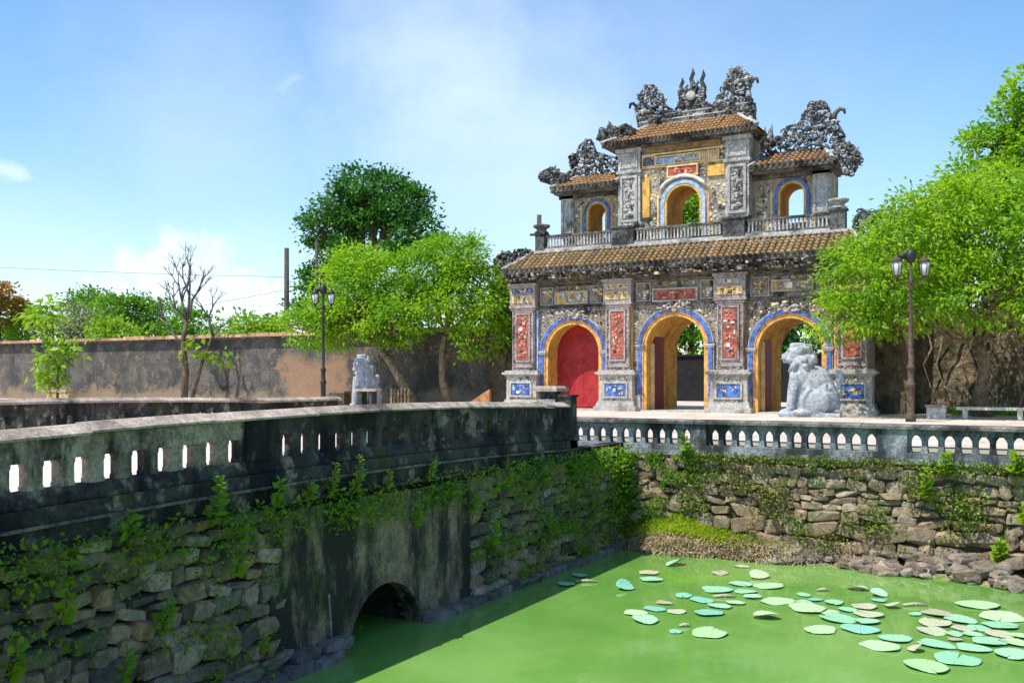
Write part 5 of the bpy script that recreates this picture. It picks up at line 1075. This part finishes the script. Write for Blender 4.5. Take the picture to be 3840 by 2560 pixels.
PADS = """1875,585,255,p,biggest pale lily pad nearest the camera at the lower right
2025,553,240,m,large mint lily pad just behind the biggest pale pad
1650,490,200,p,large pale lily pad left of the brown curled leaf
1725,452,175,m,mint lily pad behind the large pale pad, with a bite in its edge
1925,482,180,m,mottled mint lily pad right of the pad with a bitten edge
2105,502,165,m,clean mint lily pad near the right edge, left of the cut off pad
2300,530,200,m,mint lily pad cut by the right edge of the picture
2310,475,150,p,pale lily pad at the right edge above the cut off pad
2180,470,160,m,mint lily pad right of the mottled one
2125,285,205,p,pale lily pad with a stalk beside it at the top of the right hand patch
2245,345,220,p,wide pale lily pad at the right edge below the one with a stalk
2240,388,170,m,mint lily pad tucked under the wide pale pad at right
810,426,190,p,pale lily pad alone in open water at lower left of the patch, beside brown buds
1355,410,175,p,pale lily pad alone left of the turquoise pad
1550,407,190,t,wide turquoise lily pad in front of the middle patch
1445,357,175,m,mint lily pad behind the wide turquoise pad
1585,370,130,m,small mint pad right of the turquoise pad
1290,305,205,p,largest pale pad in the middle patch
1145,268,180,p,pale pad at the left end of the middle patch
1395,322,115,p,small pale pad right of the largest middle pad
1490,310,110,m,small mint pad among the middle patch on its right side
1275,275,90,m,small mint pad between the two pale middle pads
1330,262,80,t,small dark turquoise pad at the top of the middle patch
1422,275,110,m,rounded pale mint pad at the top right of the middle patch
1570,296,120,f,pinkish fading pad at the right tip of the middle patch
1590,335,150,f,pinkish pad with mint edge under the right tip of the middle patch
1020,248,90,m,small mint pad leading to the middle patch
985,220,115,m,mint pad below the pair at the top centre
965,183,130,m,mint pad left of the notched pale pad at the top centre
1100,195,155,p,notched pale lily pad at the top centre
850,213,155,m,mint pad at the left of the top centre group
778,265,125,t,turquoise pad below the top centre group
862,293,125,m,mint pad touching a small pale green one
940,277,95,p,small pale green pad touching the mint one
808,327,150,t,turquoise pad alone above the pale pad with buds
498,362,155,m,mint pad at the front of the left group of pads
448,325,120,p,pale pad at the left of the left group of pads
547,306,115,t,turquoise pad at the back of the left group of pads
650,320,95,f,small fading pad right of the left group of pads
590,277,85,b,brownish withered pad behind the left group of pads
685,242,95,t,small bluish pad behind the left group of pads
525,163,120,m,mint pad in the far left corner group
515,130,105,f,pinkish mint pad at the back of the far corner group
175,143,80,m,small mint pad near the bridge shadow, farther of two
107,186,95,m,leftmost small mint pad near the bridge shadow
970,97,80,f,small pad far back near the rocks with yellow flecks
862,130,95,b,brownish pad far back near the rocks
645,418,70,t,tiny turquoise pad beside the brown buds
1275,238,75,m,tiny mint pad above the middle patch
1640,265,75,t,tiny turquoise pad by the raised leaves
1820,333,70,m,tiny mint pad at the left of the pink right hand patch
1930,330,165,b,greyish brown withered pad at the back of the pink patch
2045,362,150,m,mint pad in the pink right hand patch
1915,378,155,f,pinkish pad second row of the right hand patch
1905,415,155,f,pinkish pad front row of the right hand patch
2055,400,130,f,pink pad in the centre of the right hand patch
2130,402,110,m,small mint pad right of the pink centre pad
2010,430,90,m,small mint pad in front of the pink centre pad
2100,432,100,m,mint pad between the pink patch and the wide pads
2235,432,140,f,fading pad near the right edge between the wide pads
2330,440,110,p,pale pad corner at the right edge
2015,460,70,b,small brown withered pad in front of the right hand patch"""
def crop2world(cx, cy, z=WZ):
    px = 2040+cx/1.3067; py = 2050+cy/1.3067; d = (EYE-z)*3600/(py-1415); rr = (px-1920)/3600*d
    return cY*rr-sY*d, sY*rr+cY*d, d
r = random.Random(77)
for k, ln in enumerate(PADS.split('\n')):
    cx, cy, w, kd, lab = ln.split(',', 4); cx, cy, w = float(cx), float(cy), float(w)
    x, y, d = crop2world(cx, cy); R_ = w/1.3067/2*d/3600*1.0
    o = put('lily_pad', r.choice(PM[kd]), None, (x, y, WZ+.012+.002*(k % 9)), (r.uniform(-.03, .03), r.uniform(-.03, .03), r.uniform(0, 6.28)), (R_, R_*r.uniform(.78, 1), R_)); tag(o, lab, 'lily pad', 'lily pads floating on the moat')
for cx, cy, w, kd, lab in ((400, 205, 110, 't', 'crumpled turquoise lily leaf standing out of the water at left'), (640, 88, 110, 'm', 'raised mint lily leaf far back near the bank'), (1055, 152, 100, 'f', 'raised pinkish lily leaf above the notched pale pad'), (1085, 348, 130, 'p', 'curled white lily leaf alone in the middle of open water'), (1530, 210, 110, 'm', 'raised lily leaf right of the top centre group'), (1640, 240, 85, 'm', 'raised lily leaf in the tangle right of centre'), (1820, 510, 95, 'f', 'pinkish curled leaf between the large pale pads in front'), (1705, 297, 85, 'p', 'yellow green curled leaf by the floating twigs')):
    x, y, d = crop2world(cx, cy); R_ = w/1.3067/2*d/3600
    o = put('lily_leaf', r.choice(PMC[kd]), None, (x, y, WZ+.05), (r.uniform(.1, .35), r.uniform(-.3, .3), r.uniform(0, 6.28)), (R_, R_*.8, R_)); tag(o, lab, 'lily leaf', 'curled lily leaves')
for cx, cy, w, lab in ((208, 174, 105, 'straight brown stick floating by the leftmost pads'), (885, 248, 110, 'flat brown stick floating below the top centre pads'), (1820, 290, 120, 'forked twig floating by the right hand patch'), (1368, 217, 60, 'short brown stub floating above the middle patch'), (690, 392, 55, 'brown lily buds by the lone pale pad')):
    x, y, d = crop2world(cx, cy); L = w/1.3067/2*d/3600; mb = MB(); a = Vector((cY, sY, 0)); B = Vector((x, y, WZ+.02)); mb.tube([B-a*L, B+Vector((0, .03, .015)), B+a*L], [.02, .024, .014], 6); mb.tube([B, B+a*L*.4+Vector((.02, .1, .02))], [.015, .006], 5); tag(mb.build('floating_stick', M_deadl if False else M_bn), lab, 'stick')
